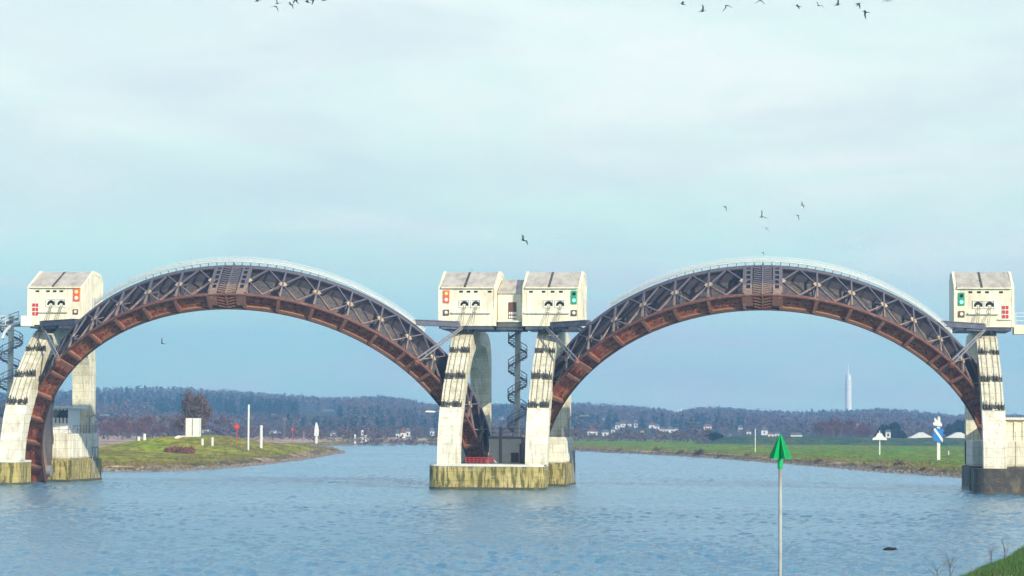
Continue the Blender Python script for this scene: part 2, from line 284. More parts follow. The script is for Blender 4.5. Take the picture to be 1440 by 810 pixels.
mu = t.nodes.new('ShaderNodeMath'); mu.operation = 'MULTIPLY'; mu.inputs[1].default_value = .9; t.links.new(amp.outputs[0], mu.inputs[0]); t.links.new(mu.outputs[0], b1.inputs['Strength'])
b2 = t.nodes.new('ShaderNodeBump'); b2.inputs['Distance'].default_value = .4; b2.inputs['Strength'].default_value = .4; t.links.new(a2.outputs[0], b2.inputs['Height']); t.links.new(b1.outputs[0], b2.inputs['Normal'])
t.links.new(b2.outputs[0], b.inputs['Normal'])
az = np.radians(np.concatenate([np.arange(-75,-13.2,3.0), np.arange(-13.2,13.2,.04), np.arange(13.2,76,3.0)])); dist = np.concatenate([np.arange(60,108,6.), 108*np.exp(np.arange(0, math.log(12.5), .0036))])
A, Dd = np.meshgrid(az, dist); WX = np.sin(A-YAW)*Dd; WY = -297+np.cos(A-YAW)*Dd
wind = .45+.9*vnoise(WX, WY, 38, 31)*(.5+vnoise(WX*.6, WY*.25, 14, 32))
def wv(sx, sy, rot, seed): a = R(rot); return vnoise((WX*math.cos(a)+WY*math.sin(a))/sx, (-WX*math.sin(a)+WY*math.cos(a))/sy, 1.0, seed)-.5
WZ = (wv(.55,.8,14,21)*.17 + wv(.42,.6,-30,24)*.14 + wv(1.5,1.5,-9,22)*.08 + wv(3.4,2.6,6,23)*.05)*wind*np.clip((Dd-60)/50, 0, 1)
nr, nc = WX.shape; idx = np.arange(nr*nc).reshape(nr, nc); Fq = np.stack([idx[:-1,:-1], idx[:-1,1:], idx[1:,1:], idx[1:,:-1]], -1).reshape(-1, 4)
wo = fast_mesh('water', np.stack([WX.ravel(), WY.ravel(), WZ.ravel()], -1), Fq, wm); tag(wo, kind='structure')

# ------------------------------------------------------------------ the visor gates
RO, RI, GW = 28.99, 26.96, 5.75; YH, ZH = 15.966, .40; XG = (-65.725, -3.138)
def g(ph, r, w): a = R(ph); return Vector((-r*math.cos(a), -r*math.sin(a)*CT+w*ST, r*math.sin(a)*ST+w*CT))
def sweep(mb, r0, r1, w0, w1, p0, p1, n=72):
    mb.strip([[g(p, r0, w0), g(p, r1, w0), g(p, r1, w1), g(p, r0, w1)] for p in [p0+(p1-p0)*i/n for i in range(n+1)]])
def gdir(ph): a = R(ph); return (g(ph+.01,1,0)-g(ph,1,0)).normalized()
GN = Vector((0, ST, CT))
def cell(mb, p0, p1, r0, r1, w0, w1): mb.hexa([g(p0,r0,w0), g(p1,r0,w0), g(p1,r1,w0), g(p0,r1,w0), g(p0,r0,w1), g(p1,r0,w1), g(p1,r1,w1), g(p0,r1,w1)])
P0, P1 = -2.0, 182.0
STN = [90+s*(4.3+8.15*k) for s in (-1, 1) for k in range(11)]; STN.sort()
gate = empty('visor_gate', (XG[0], YH, ZH), 'rusty arched steel weir gate raised between the left pier and the middle pier', 'weir gate', 'raised arched gates of the weir')
q = MB(); sweep(q, RI+.02, RI+.12, .30, GW-.06, P0, P1); q.build('skin_plate', M['skin'], gate)
q = MB(); sweep(q, RI+.13, RO-.12, .42, .50, P0, P1); q.build('lower_web', M['rust'], gate)
q = MB(); sweep(q, RI+.13, RO-.14, GW-.34, GW-.26, P0, P1); q.build('upper_web', M['truss'], gate)
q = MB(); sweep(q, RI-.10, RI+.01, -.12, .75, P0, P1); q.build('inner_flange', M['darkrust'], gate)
q = MB(); sweep(q, RO-.11, RO+.05, -.10, .34, P0, P1); q.build('outer_flange', M['rust3'], gate)
q = MB(); sweep(q, RO-.13, RO+.04, GW-.55, GW, P0, P1); q.build('top_chord', M['truss'], gate)
q = MB(); sweep(q, RI-.10, RI+.01, GW-.40, GW+.05, P0, P1); q.build('upper_inner_chord', M['truss'], gate)
mids = [(STN[i]+STN[i+1])/2 for i in range(len(STN)-1)]
for i, p in enumerate(STN):
    q = MB(); d = .16
    q.hexa([g(p-d,RI+.02,-.06), g(p+d,RI+.02,-.06), g(p+d,RO-.12,-.06), g(p-d,RO-.12,-.06), g(p-d,RI+.02,.42), g(p+d,RI+.02,.42), g(p+d,RO-.12,.42), g(p-d,RO-.12,.42)])
    q.hexa([g(p-.42,RI+.14,-.11), g(p+.42,RI+.14,-.11), g(p+.42,RO-.14,-.11), g(p-.42,RO-.14,-.11), g(p-.42,RI+.14,-.062), g(p+.42,RI+.14,-.062), g(p+.42,RO-.14,-.062), g(p-.42,RO-.14,-.062)])
    q.build('rib', M['rust2'], gate)
    q = MB(); q.bar(g(p,RO-.04,.5), g(p,RO-.04,GW-.3), .20, .26, g(p,1,0)); q.build('post', M['truss'], gate)
    # frame behind the post, from its node to the skin
    q = MB(); nd = g(p,RO-.2,GW/2)
    for w_ in (.55, GW-.5): q.bar(nd, g(p,RI+.15,w_), .16, .16, GN)
    q.bar(nd, g(p,RI+.15,GW/2), .14, .14, GN); q.bar(g(p,RI+.2,.5), g(p,RI+.2,GW-.4), .16, .22, g(p,1,0))
    q.build('frame', M['truss'], gate)
    q = MB(); u = gdir(p)*.42; v = GN*.36; n_ = g(p,1,0)*.03; c = g(p,RO+.03,GW/2)
    q.add([c-u*1.2+n_, c-u*.5-v+n_, c+u*.5-v+n_, c+u*1.2+n_, c+u*.5+v+n_, c-u*.5+v+n_, c-u*1.2-n_*2, c-u*.5-v-n_*2, c+u*.5-v-n_*2, c+u*1.2-n_*2, c+u*.5+v-n_*2, c-u*.5+v-n_*2],
          [(0,1,2,3,4,5),(11,10,9,8,7,6)]+[(k,(k+1)%6,(k+1)%6+6,k+6) for k in range(6)]); q.build('gusset', M['gusset'], gate)
for i, p in enumerate(mids):
    if abs(p-90) < 1: continue
    a, b_ = STN[i], STN[i+1]; q = MB()
    for s_ in (a, b_):
        for w_ in (.45, GW-.35): q.bar(g(s_,RO-.08,GW/2), g(p,RO-.08,w_), .15, .20, g(p,1,0))
    q.build('diamond_bracing', M['truss'], gate)
    q = MB()                                             # stiffener plates and cleats in the red girder panel
    for (f0, f1, r_, h_) in ((.14,.30,.62,.16),(.36,.50,.62,.16),(.60,.84,.60,.14),(.16,.44,1.30,.12),(.52,.62,1.34,.20),(.72,.86,1.30,.12)):
        cell(q, a+(b_-a)*f0, a+(b_-a)*f1, RI+r_-h_/2, RI+r_+h_/2, .33, .419)
    q.build('stiffener_plate', M['rust2'], gate)
    q = MB()
    for f in (.25,.48,.73):
        for r_ in (.75, 1.25): c = g(a+(b_-a)*f, RI+r_, .40); q.tube(c-GN*.06, c+GN*.018, .09, 8)
    q.build('web_hole', M['hole'], gate)
# central louvre bay
for s_ in (-1, 1):
    pa, pb = sorted((90+s_*1.55, 90+s_*4.15)); q = MB(); r0 = RO+.06
    n = 5; pm = 90+s_*3.25; pa, pb = sorted((90+s_*2.2, 90+s_*4.3)); hw = .45
    cell(q, pa+.1, pm-hw, r0, r0+.06, .0, GW-.1); cell(q, pm+hw, pb-.1, r0, r0+.06, .0, GW-.1)
    ws = [0.0, 1.10, 1.45, 2.05, 2.4, 3.0, 3.35, 3.95, 4.3, 4.9, GW-.1]; ws = [0,1.2,1.85,2.15,2.75,3.05,3.65,3.95,4.55,4.85,5.35,GW-.1]
    for k in range(0, len(ws)-1, 2): cell(q, pm-hw, pm+hw, r0+.002, r0+.055, ws[k], ws[k+1])
    q.build('perforated_plate', M['truss'], gate, bevel=0)
    q = MB(); cell(q, pm-hw, pm+hw, r0-.12, r0-.05, .3, GW-.3); q.build('plate_backing', M['hole'], gate)
    pc, pd = sorted((90+s_*.24, 90+s_*2.10))
    for k in range(13):
        w0 = .25+k*.415; q = MB(); tl = .30*s_
        i0, i1 = (pc, pd); w_in, w_out = (w0, w0+.28); wa, wb = (w_in, w_out) if s_ > 0 else (w_out, w_in)
        q.hexa([g(i0,RO+.02,wa), g(i1,RO+.02,wb), g(i1,RO+.14,wb+.02), g(i0,RO+.14,wa+.02), g(i0,RO-.06,wa+.17), g(i1,RO-.06,wb+.17), g(i1,RO+.14,wb+.19), g(i0,RO+.14,wa+.19)])
        q.build('louvre_slat', M['truss'], gate)
q = MB(); cell(q, 89.8, 90.2, RO-.06, RO+.22, -.05, GW+.1); q.build('centre_post', M['truss'], gate)
for s_ in (-1, 1):
    pc, pd = sorted((90+s_*.24, 90+s_*2.10))
    for k in range(4):
        r_ = RI+.35+k*.42; q = MB(); ra, rb = (r_, r_-.26) if s_ > 0 else (r_-.26, r_)
        q.hexa([g(pc,rb,-.10), g(pd,ra,-.10), g(pd,ra+.17,-.10), g(pc,rb+.17,-.10), g(pc,rb,.10), g(pd,ra,.10), g(pd,ra+.17,.10), g(pc,rb+.17,.10)]); q.build('lower_louvre_slat', M['rust2'], gate)
    pc, pd = sorted((90+s_*2.25, 90+s_*4.2)); cell(q := MB(), pc, pd, RI+.55, RO-.13, -.10, .05); q.build('lower_cover_plate', M['rust2'], gate)
q = MB(); cell(q, 89.8, 90.2, RI+.1, RO-.1, -.14, .1); q.build('lower_centre_post', M['rust2'], gate)
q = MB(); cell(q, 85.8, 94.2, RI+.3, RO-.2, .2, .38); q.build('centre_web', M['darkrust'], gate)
# walkway over the top: stands clear of the chord at the crown and meets it lower down
def wr(p): return RO + .10 + .50*max(0, math.cos(R((p-90)*1.6)))**1.5
q = MB(); PW0, PW1 = 52, 139
q.strip([[g(p, wr(p), GW-.2), g(p, wr(p)+.10, GW-.2), g(p, wr(p)+.08, GW+.25), g(p, wr(p), GW+.25)] for p in np.linspace(PW0, PW1, 73)]); wk = q.build('walkway', M['rail'], gate)
rad = lambda p, r, w: g(p, r, w) + Vector((0,0,0))
for w_ in (GW-.15, GW+.22):
    q = MB(); hts = [.10,.19,.28,.38] if w_ < GW else [.38]
    for h_ in hts:
        th_ = .045 if h_ < .4 else .07
        rings = []
        for p in np.linspace(PW0, PW1, 97):
            c = g(p, wr(p), w_) + Vector((-math.cos(R(p))*h_*.35, 0, h_)); n_ = Vector((0,1,0)); u = Vector((-math.cos(R(p))*.7, 0, 1)).normalized()
            rings.append([c-u*th_/2-n_*.03, c-u*th_/2+n_*.03, c+u*th_/2+n_*.03, c+u*th_/2-n_*.03])
        q.strip(rings)
    for p in np.arange(PW0, PW1+.1, 1.5):
        q.bar(g(p, wr(p), w_), g(p, wr(p), w_)+Vector((-math.cos(R(p))*.15, 0, .38)), .05, .05, (0,1,0))
    rl = q.build('railing', M['rail'], wk)
q = MB()
for p in np.arange(68, 112.1, 2.0): MB().bar(g(p, RO, GW-.2), g(p, wr(p)+.02, GW-.12), .10, .10, (0,1,0)).build('walkway_bracket', M['steel'], gate)
# lifting struts and their brackets
def strut(side):
    a = 41.5 if side < 0 else 180-41.5; tip = g(a, RO+.1, -.1); q = MB()
    top = Vector((side*26.2, 11.2-YH, 19.35-ZH))
    for o_ in (-.28, .28):
        off = Vector((0, o_*.6, o_)); q.bar(top+off*.5, tip+off, .15, .16, (0,0,1))
    for f in (.3,.55,.8): c = top.lerp(tip, f); q.bar(c+Vector((0,-.17,-.28)), c+Vector((0,.17,.28)), .12, .12, (1,0,0))
    s_ = q.build('lifting_strut', M['steel'], gate)
    q = MB(); d = .75
    q.hexa([g(a-d,RI+.1,-.30), g(a+d,RI+.1,-.30), g(a+d*.7,RO+.45,-.30), g(a-d*.7,RO+.45,-.30), g(a-d,RI+.1,-.12), g(a+d,RI+.1,-.12), g(a+d*.7,RO+.45,-.12), g(a-d*.7,RO+.45,-.12)])
    q.tube(tip-GN*.6, tip+GN*.2, .28, 12); q.build('strut_bracket', M['rust2'], gate)
strut(-1); strut(1)
q = MB()
for e_, x_ in ((0, -1), (180, 1)):
    c = g(e_, (RO+RI)/2, 1.6); q.tube(c+Vector((-1.5,0,0)), c+Vector((1.5,0,0)), .7, 16)
q.build('hinge_pin', M['steel'], gate)
bpy.context.view_layer.update()
gate2 = copy_tree(gate); gate2.location.x = XG[1]; gate2['label'] = 'rusty arched steel weir gate raised between the middle pier and the right pier'

# ------------------------------------------------------------------ piers
PX = (-96.9, -34.27, 28.46); LEG = 5.12
def legprof(n=14):
    zs = np.array([2.9,5.5,8.0,9.9,11.7,13.4,15.0,16.5,17.8,18.8,19.3,19.3]); ys = np.array([0,.25,1.2,2.3,3.8,5.6,7.6,9.6,11.4,13.2,15.2,17.5])
    fr = list(zip(ys, zs)) + [(21,19.4),(28,19.2),(30.6,18.5),(32.0,17.2),(32.6,15.2),(32.8,2.9)]
    inn = [(30.4,2.9),(30.4,9),(30.2,13.2),(29.2,15.8),(26.5,17.3),(21.5,17.6),(17,17.3),(13,15.9),(9.0,13.4),(6.0,10.6),(3.4,7.4),(2.0,4.6),(1.8,2.9)]
    return fr, inn
def pier(i, legs, label, front_mat, rear_mat, dark=False):
    cx = PX[i]; e = empty('weir_pier', (cx, 0, 0), label, 'bridge pier', 'concrete piers of the weir')
    def blk(name, x0, x1, y0, y1, z0, z1, m_, bev=.0): 
        o = MB().box(x0, x1, y0, y1, z0, z1).build(name, m_, e, bevel=bev); return o
    # front block with a rounded nose, deck at 2.9
    pts = []
    hw = 6.75; fo_ = -.85
    for k in range(13): a = PI*k/12; pts.append((-math.cos(a)*hw if False else (-hw+1.6-1.6*math.cos(a*.5) if k <= 6 else hw-1.6+1.6*math.sin((k-6)/6*PI/2)), 0))
    prof = [(-hw, 4.6)] + [(-hw+1.5-1.5*math.cos(t), 1.5-1.5*math.sin(t)-1.2) for t in np.linspace(0, PI/2, 7)] + [(hw-1.5+1.5*math.sin(t), 1.5-1.5*math.cos(t)-1.2) for t in np.linspace(0, PI/2, 7)] + [(hw, 4.6)]
    prof = [(x+fo_, y) for x, y in prof]
    q = MB(); n = len(prof); q.add([(x,y,-2.5) for x,y in prof]+[(x,y,2.70) for x,y in prof], [(k,(k+1)%n,(k+1)%n+n,k+n) for k in range(n)]+[tuple(range(n-1,-1,-1)), tuple(range(n,2*n))])
    q.build('front_block', front_mat, e)
    q = MB(); n = len(prof); q.add([(x*1.006,y if y>4 else y-.05,2.705) for x,y in prof]+[(x*1.006,y if y>4 else y-.05,2.95) for x,y in prof], [(k,(k+1)%n,(k+1)%n+n,k+n) for k in range(n)]+[tuple(range(n-1,-1,-1)), tuple(range(n,2*n))])
    q.build('front_coping', M['darkconc'] if dark else M['block'], e)
    q = MB(); q.add([(x*1.004,y if y>4 else y-.03,.02) for x,y in prof]+[(x*1.004,y if y>4 else y-.03,.30) for x,y in prof], [(k,(k+1)%n,(k+1)%n+n,k+n) for k in range(n)]); q.build('waterline_band', M['darkband'], e)
    blk('spine_wall', -1.9, 1.9, 4.61, 18.9, -2.5, 2.85, rear_mat)
    blk('rear_base', -6.75, 6.75, 19.0, 33.5, -2.5, 2.9, rear_mat, .15)
    blk('rear_block', -6.4, 6.4, 19.3, 33.2, 2.91, 6.1, M['concrete'], .12)
    blk('rear_waterline', -6.78, 6.78, 18.96, 33.54, .02, .30, M['darkband'])
    q = MB()
    for x in np.arange(-6.2, 6.3, 1.24): q.tube((x,19.5,6.1),(x,19.5,7.15),.04,5)
    for y in np.arange(20.8, 33.2, 1.4): q.tube((6.2,y,6.1),(6.2,y,7.15),.04,5)
    for z in (6.6,7.13): q.bar((-6.2,19.5,z),(6.2,19.5,z),.05,.05); q.bar((6.2,19.5,z),(6.2,33,z),.05,.05)
    q.build('deck_railing', M['steel'], e)
    q = MB()
    for y in (20.6,22.4,24.5,27.2,30.2): MB().box(6.41,6.47,y,y+.28,3.0,6.0).build('pilaster', M['concrete'], e)
    for x in (-4.2,-1.2,2.0,4.6): MB().box(x,x+.25,19.22,19.29,3.0,6.0).build('pilaster', M['concrete'], e)
    d = MB().box(6.765,6.80,29.0,31.0,.9,3.6); d = MB(); [d.box(6.76,6.86,y0,y1,z0,z1) for y0,y1,z0,z1 in ((28.6,28.8,.6,4.2),(31.2,31.4,.6,4.2),(28.6,31.4,4.2,4.4),(29.8,30.0,.6,4.2))]; d.build('dock_frame', M['steel'], e)
    fr, inn = legprof()
    for k, lx in enumerate(legs):
        q = MB()
        # the frame of one leg: quads between outer and inner curve
        N_ = 40
        def resamp(P, n):
            P = np.array(P); dd_ = np.r_[0, np.cumsum(np.hypot(*np.diff(P, axis=0).T))]; tt = np.linspace(0, dd_[-1], n); return np.stack([np.interp(tt, dd_, P[:,0]), np.interp(tt, dd_, P[:,1])], -1)
        fo = resamp(fr, N_); fi = resamp(inn[::-1], N_)
        q.strip([[(lx-1.28,fo[j][0],fo[j][1]),(lx+1.18,fo[j][0],fo[j][1]),(lx+1.18,fi[j][0],fi[j][1]),(lx-1.28,fi[j][0],fi[j][1])] for j in range(N_)])
        leg = q.build('curved_leg', M['leg'], e)
        # the wider smooth foot below the lowest rollers and raised cable beds above
        zs = [2.96,5.5,8.0,9.75]; ys_ = [np.interp(z_, [p_[1] for p_ in fr[:11]], [p_[0] for p_ in fr[:11]]) for z_ in zs]
        MB().strip([[(lx-1.36,y_-.16,z_),(lx+1.24,y_-.16,z_),(lx+1.24,y_+1.6,z_),(lx-1.36,y_+1.6,z_)] for y_, z_ in zip(ys_, zs)]).build('leg_footing', M['concrete'], leg)
        zz = [p_[1] for p_ in fr[:11]]; yy = [p_[0] for p_ in fr[:11]]; fy = lambda z_: float(np.interp(z_, zz, yy))
        q = MB()
        for sx in (-.95,-.35,.35,.95):
            zl = np.linspace(9.9, 19.0, 12); [q.tube((lx+sx, fy(a_)-.14, a_), (lx+sx, fy(b2)-.14, b2), .028, 5) for a_, b2 in zip(zl[:-1], zl[1:])]
        q.build('lifting_rope', M['cable'], leg)
        for zc in (9.95, 13.3, 16.5):
            for sx in (-.72, .66):
                y_ = fy(zc)
                q = MB()
                zj = random.uniform(-.12,.12); zc_ = zc; zc = zc+zj
                for o_ in random.sample((-.36, -.05, .33), random.choice((2,3))):
                    q.tube((lx+sx+o_-.07, y_-.22, zc+.05), (lx+sx+o_+.07, y_-.22, zc+.05), .34, 12)
                q.box(lx+sx-.52, lx+sx+.52, y_-.40, y_+.15, zc-.36, zc-.22)
                
                for o_ in (-.5,-.16,.20,.5):
                    t1 = random.uniform(.35,.85); q.hexa([(lx+sx+o_-.03,y_-.45,zc-.3),(lx+sx+o_+.03,y_-.45,zc-.3),(lx+sx+o_+.03,y_+.15,zc-.3),(lx+sx+o_-.03,y_+.15,zc-.3),(lx+sx+o_-.03,y_-.25,zc+t1),(lx+sx+o_+.03,y_-.25,zc+t1),(lx+sx+o_+.03,y_+.15,zc+t1-.2),(lx+sx+o_-.03,y_+.15,zc+t1-.2)])
                zc = zc_
                q.build('roller_set', M['black'], leg)
        q = MB(); yt = fy(19.2)-1.6
        for o_ in (-.55,.55): q.tube((lx+o_-.16, yt+.3, 19.3), (lx+o_+.16, yt+.3, 19.3), .65, 16)
        q.box(lx-.95, lx+.95, yt+.2, yt+2.0, 18.7, 19.2); q.build('head_pulley', M['steel'], leg)
    return e
p_mid = pier(1, (-LEG-.2, LEG-.1), 'middle concrete pier with two curved legs and a mossy yellow base', M['moss'], M['moss'])
p_left = pier(0, (4.81,), 'left concrete pier with one bright curved leg at the picture edge', M['moss'], M['moss'])
p_right = pier(2, (-5.12,), 'right concrete pier with a dark base', M['darkconc'], M['darkconc'], True)

# ------------------------------------------------------------------ winch houses
def house(cx, kind, label):
    y0, y1, zb, ze, zr = 11.5, 20.6, 19.55, 24.22, 26.35; hw = 3.48
    e = empty('winch_house', (cx, y0, zb), label, 'winch house', 'winch houses on top of the piers'); f = lambda x,a,b: (x, a-y0, b-zb)
    q = MB(); q.prism([(y0,zb),(y0,ze),(y1-4.2,zr-.15),(y1-1.4,zr-.35),(y1,zr-1.4),(y1,zb)], -hw, hw, f); wall = q.build('wall', M['render'], e)
    for s_ in (-1, 1):   # raised gable edges with rounded corners
        q = MB(); x0, x1 = (hw-.26, hw+.06) if s_ > 0 else (-hw-.06, -hw+.26)
        q.prism([(y0-.06,zb+.0),(y0-.06,ze-.1),(y0+.22,ze+.22),(y1-4.3,zr+.12),(y1-1.3,zr-.05),(y1+.02,zr-1.2),(y1+.02,zb),(y1-.4,zb),(y1-.4,zr-1.45),(y1-1.5,zr-.5),(y1-4.2,zr-.3),(y0+.35,ze-.25),(y0+.30,zb)], x0, x1, f); q.build('gable_edge', M['render'], e)
    q = MB()
    for x in (-1.9,.45,2.05): q.box(x, x+.035, -.012, -.003, .1, ze-zb-.15)
    q.box(-hw+.27, hw-.27, -.010, -.003, 3.42, 3.455); q.build('wall_joint', M['block'], e)
    q = MB()
    for (x0, x1) in ((-hw+.30, -.45), (-.15, hw-.30)):
        q.prism([(y0-.22,ze+.0),(y0-.22,ze+.12),(y1-4.2,zr+.02),(y1-4.2,zr-.13)], x0, x1, f)
    rf = q.build('roof', M['roof'], e)
    q = MB(); q.prism([(y0-.16,ze-.05),(y0-.16,ze+.16),(y1-4.1,zr+.06),(y1-4.1,zr-.2)], -.44, -.16, f); q.build('roof_joint', M['black'], rf)
    MB().box(-hw+.27, hw-.27, -.30, .0, ze-zb-.12, ze-zb+.0).build('eave_ledge', M['render'], e)
    fy = -.003
    for x in {'mr': (-3.0+.5,-.95,.15,1.15), 'L': (-2.3,-.95,-.1,.75), 'ml': (-.75,.15,1.05,2.75), 'R': (-1.6,-.6,.35,2.0)}[kind]:
        MB().box(x-.22, x+.22, fy-.05, .01, ze-zb-.62, ze-zb-.40).build('slot_window', M['hole'], e)
    ex = {'mr': (-.35,1.05), 'L': (-.55,.75), 'ml': (-.35,1.05), 'R': (-.7,.65)}[kind]
    for x in ex:
        # arched cable opening; its sunlit bottom is put into a white surround
        q = MB(); n = 12; prof = [(x-.48, 2.45)] + [(x+.48*-math.cos(PI*k/n), 2.55+.48*math.sin(PI*k/n)) for k in range(n+1)] + [(x+.48, 2.45), (x+.30,2.42), (x+.12,2.66), (x-.12,2.66), (x-.30,2.42)]
        m_ = len(prof); q.add([(a,-.04,b) for a,b in prof]+[(a,.02,b) for a,b in prof], [tuple(range(m_)), tuple(range(2*m_-1,m_-1,-1))]+[(k,(k+1)%m_,(k+1)%m_+m_,k+m_) for k in range(m_)]); q.build('cable_opening', M['hole'], e)
        q = MB(); [q.box(a,b,-.12,-.005,c,d) for a,b,c,d in ((x-.62,x+.62,2.22,2.36),(x-.62,x-.52,2.36,3.12),(x+.52,x+.62,2.36,3.12),(x-.62,x+.62,3.12,3.2))]; q.build('opening_surround', M['white'], e)
    MB().box({'mr':-3.3,'L':-2.1,'ml':-1.9,'R':-1.9}[kind], {'mr':2.2,'L':1.6,'ml':2.9,'R':1.7}[kind], -.28, -.003, 1.50, 1.68).build('front_ledge', M['block'], e)
    q = MB()
    for x in ex:
        for o_ in (0, .3): q.tube((x+o_*.8-.05, -.05, 2.5), (x*.9-.35+o_*.7, -1.2, .05), .042, 5)
    q.build('winch_cable', M['cable'], e)
    def signal(x, z, w_, h_, m_, lens, n=2):
        s_ = MB().box(x-w_/2, x+w_/2, -.16, -.004, z-h_/2, z+h_/2).build('signal_box', m_, e)
        for k in range(n):
            zc = z + (h_/4 if k == 0 else -h_/4) if n == 2 else z; lm = lens[k]
            MB().tube((x,-.165,zc), (x,-.21,zc), w_*.30, 14).build('signal_lens', lm, s_)
    def nav(x, z):
        q = MB()
        for k in (-1,0,1): q.box(x-.36, x-.05, -.12,-.004, z+k*.54-.20, z+k*.54+.20); q.box(x+.05, x+.36, -.12,-.004, z+k*.54-.20, z+k*.54+.20)
        MB().box(x-.42,x+.42,-.06,-.004,z-.80,z+.80).build('signal_board', M['white'], e); q.build('red_panel', M['red'], e)
    lx, rx = -hw+.95, hw-.7
    if kind == 'ml': signal(-2.55, 3.55, .72, 1.5, M['orange'], (M['lampred'], M['white'])); signal(-2.55, 1.62, .68, .68, M['brown'], (M['white'],), 1)
    if kind == 'mr': signal(2.75, 3.5, .66, 1.6, M['greenbox'], (M['hole'], M['lampgreen'])); signal(2.75, 1.6, .68, .68, M['brown'], (M['white'],), 1)
    if kind == 'L': signal(2.7, 3.7, .80, 1.5, M['orange'], (M['lampred'], M['white'])); signal(2.6, 1.62, .6, .6, M['brown'], (M['white'],), 1); nav(-2.5, 1.9)
    if kind == 'R': signal(-2.65, 3.35, .72, 1.5, M['greenbox'], (M['hole'], M['lampgreen'])); signal(-2.65, 1.55, .7, .7, M['brown'], (M['white'],), 1); nav(2.5, 1.8); MB().box(1.6,3.2,-.2,-.003,.85,.98).build('lower_ledge', M['block'], e)
    MB().box(-hw+.3, hw-.3, .15, y1-y0-.3, -.42, -.004).build('floor_beam', M['navy'], e)
    if kind in ('L', 'mr'):
        q = MB()
        for y in (4.2,5.2): q.box(hw+.003, hw+.05, y, y+.35, 1.4, 3.6)
        q.build('side_vent', M['roof'], e)
    return e
house(-39.0, 'ml', 'cream winch house on the middle pier with a red signal on its left')
house(-28.72, 'mr', 'cream winch house on the middle pier with a green signal on its right')
house(-90.35, 'L', 'cream winch house on the left pier with a red signal on its right')
house(22.95, 'R', 'cream winch house on the right pier with a green signal on its left')
# control room between the two middle houses
e = empty('control_room', (-33.86, 13.0, 19.5), 'low cream control room with a brown door between the two middle winch houses', 'control room')
q = MB(); q.prism([(13,19.5),(13,23.6),(17.6,25.3),(18.6,25.3),(18.6,19.5)], -1.58, 1.58, lambda x,a,b: (x,a-13,b-19.5)); q.build('wall', M['render'], e)
q = MB(); q.prism([(12.75,23.55),(12.75,23.75),(17.6,25.5),(18.7,25.5),(18.7,25.32),(17.6,25.32)], -1.575, 1.575, lambda x,a,b: (x,a-13,b-19.5)); q.build('roof', M['roof'], e)
d = MB().box(-.28,.72,-.06,-.003,.95,3.0).build('door', M['brown'], e)
q = MB(); [q.box(a,a+.19,-.08,-.061,z0,z0+.30) for a in (-.20,.05,.30,.53) for z0 in (1.05,1.5)]; q.build('pane', M['white'], d)
MB().box(-1.57,1.57,-1.0,-.003,.55,.72).build('balcony_ledge', M['block'], e)
MB().box(-1.6,1.6,-.9,5.4,-.42,-.1).build('floor_beam', M['navy'], e)

# ------------------------------------------------------------------ footbridges from the leg heads to the gates
def footbridge(p, q_, label):
    p, q_ = Vector(p), Vector(q_); e = empty('footbridge', p, label, 'footbridge', 'steel footbridges up to the gates'); v = q_-p
    MB().bar((0,0,0), v, 1.0, .55).build('deck_beam', M['navy'], e)
    MB().bar((0,0,.36), v*.98+Vector((0,0,.36)), 1.1, .10).build('flange', M['navy'], e)
    q = MB(); q.bar(v*.06+Vector((0,0,-.3)), v*.42+Vector((0,0,-.3)), .6, .5); q.bar(v*.05+Vector((0,.5,-1.2)), v*.3+Vector((0,0,-.3)), .22, .3); q.build('haunch', M['navy'], e)
footbridge((-39.9,10.3,19.62), (-44.9,7.6,19.72), 'dark steel footbridge from the middle pier left to the gate')
footbridge((-28.5,10.3,19.55), (-23.9,7.6,19.72), 'dark steel footbridge from the middle pier right to the gate')
footbridge((-91.6,10.3,19.55), (-86.4,7.6,19.72), 'dark steel footbridge from the left pier to the left gate')
footbridge((22.8,10.3,19.5), (17.5,7.6,19.72), 'dark steel footbridge from the right pier to the right gate')

# spiral stairs
def spiral(x, y, z0, z1, r, label, turns_h=3.55, ph=0, m_='steel'):
    e = empty('spiral_stair', (x,y,z0), label, 'spiral staircase', 'spiral stairs on the piers'); h = z1-z0
    MB().tube((0,0,0),(0,0,h+.4),.36,12).build('column', M['block'], e)
    q = MB(); n = int(h/.21)
    for k in range(n):
        a = ph+2*PI*(k*.21)/turns_h; a2 = a+2*PI*.21/turns_h; z = k*.21
        q.add([(.2*math.cos(a),.2*math.sin(a),z),(r*math.cos(a),r*math.sin(a),z),(r*math.cos(a2),r*math.sin(a2),z),(.2*math.cos(a2),.2*math.sin(a2),z)]+
              [(.2*math.cos(a),.2*math.sin(a),z+.07),(r*math.cos(a),r*math.sin(a),z+.07),(r*math.cos(a2),r*math.sin(a2),z+.07),(.2*math.cos(a2),.2*math.sin(a2),z+.07)],
              [(0,3,2,1),(4,5,6,7),(0,1,5,4),(1,2,6,5),(2,3,7,6),(3,0,4,7)])
    q.build('tread', M[m_], e)
    q = MB(); st = 10*int(h/turns_h)
    pts = [Vector((r*math.cos(ph+2*PI*t),r*math.sin(ph+2*PI*t),t*turns_h)) for t in np.linspace(0, h/turns_h, st)]
    for a_, b_ in zip(pts[:-1], pts[1:]): q.bar(a_+Vector((0,0,.95)), b_+Vector((0,0,.95)), .09,.09); q.bar(a_+Vector((0,0,.5)), b_+Vector((0,0,.5)), .05,.05); q.bar(a_+Vector((0,0,.08)), b_+Vector((0,0,.08)), .07,.26)
    for a_ in pts: q.bar(a_, a_+Vector((0,0,.95)), .05,.05)
    q.build('handrail', M[m_], e)
spiral(-33.75, 20.5, 6.1, 19.2, 1.25, 'dark spiral stair between the legs of the middle pier', ph=1.0)
px_ = at(15, 500, 20.5)
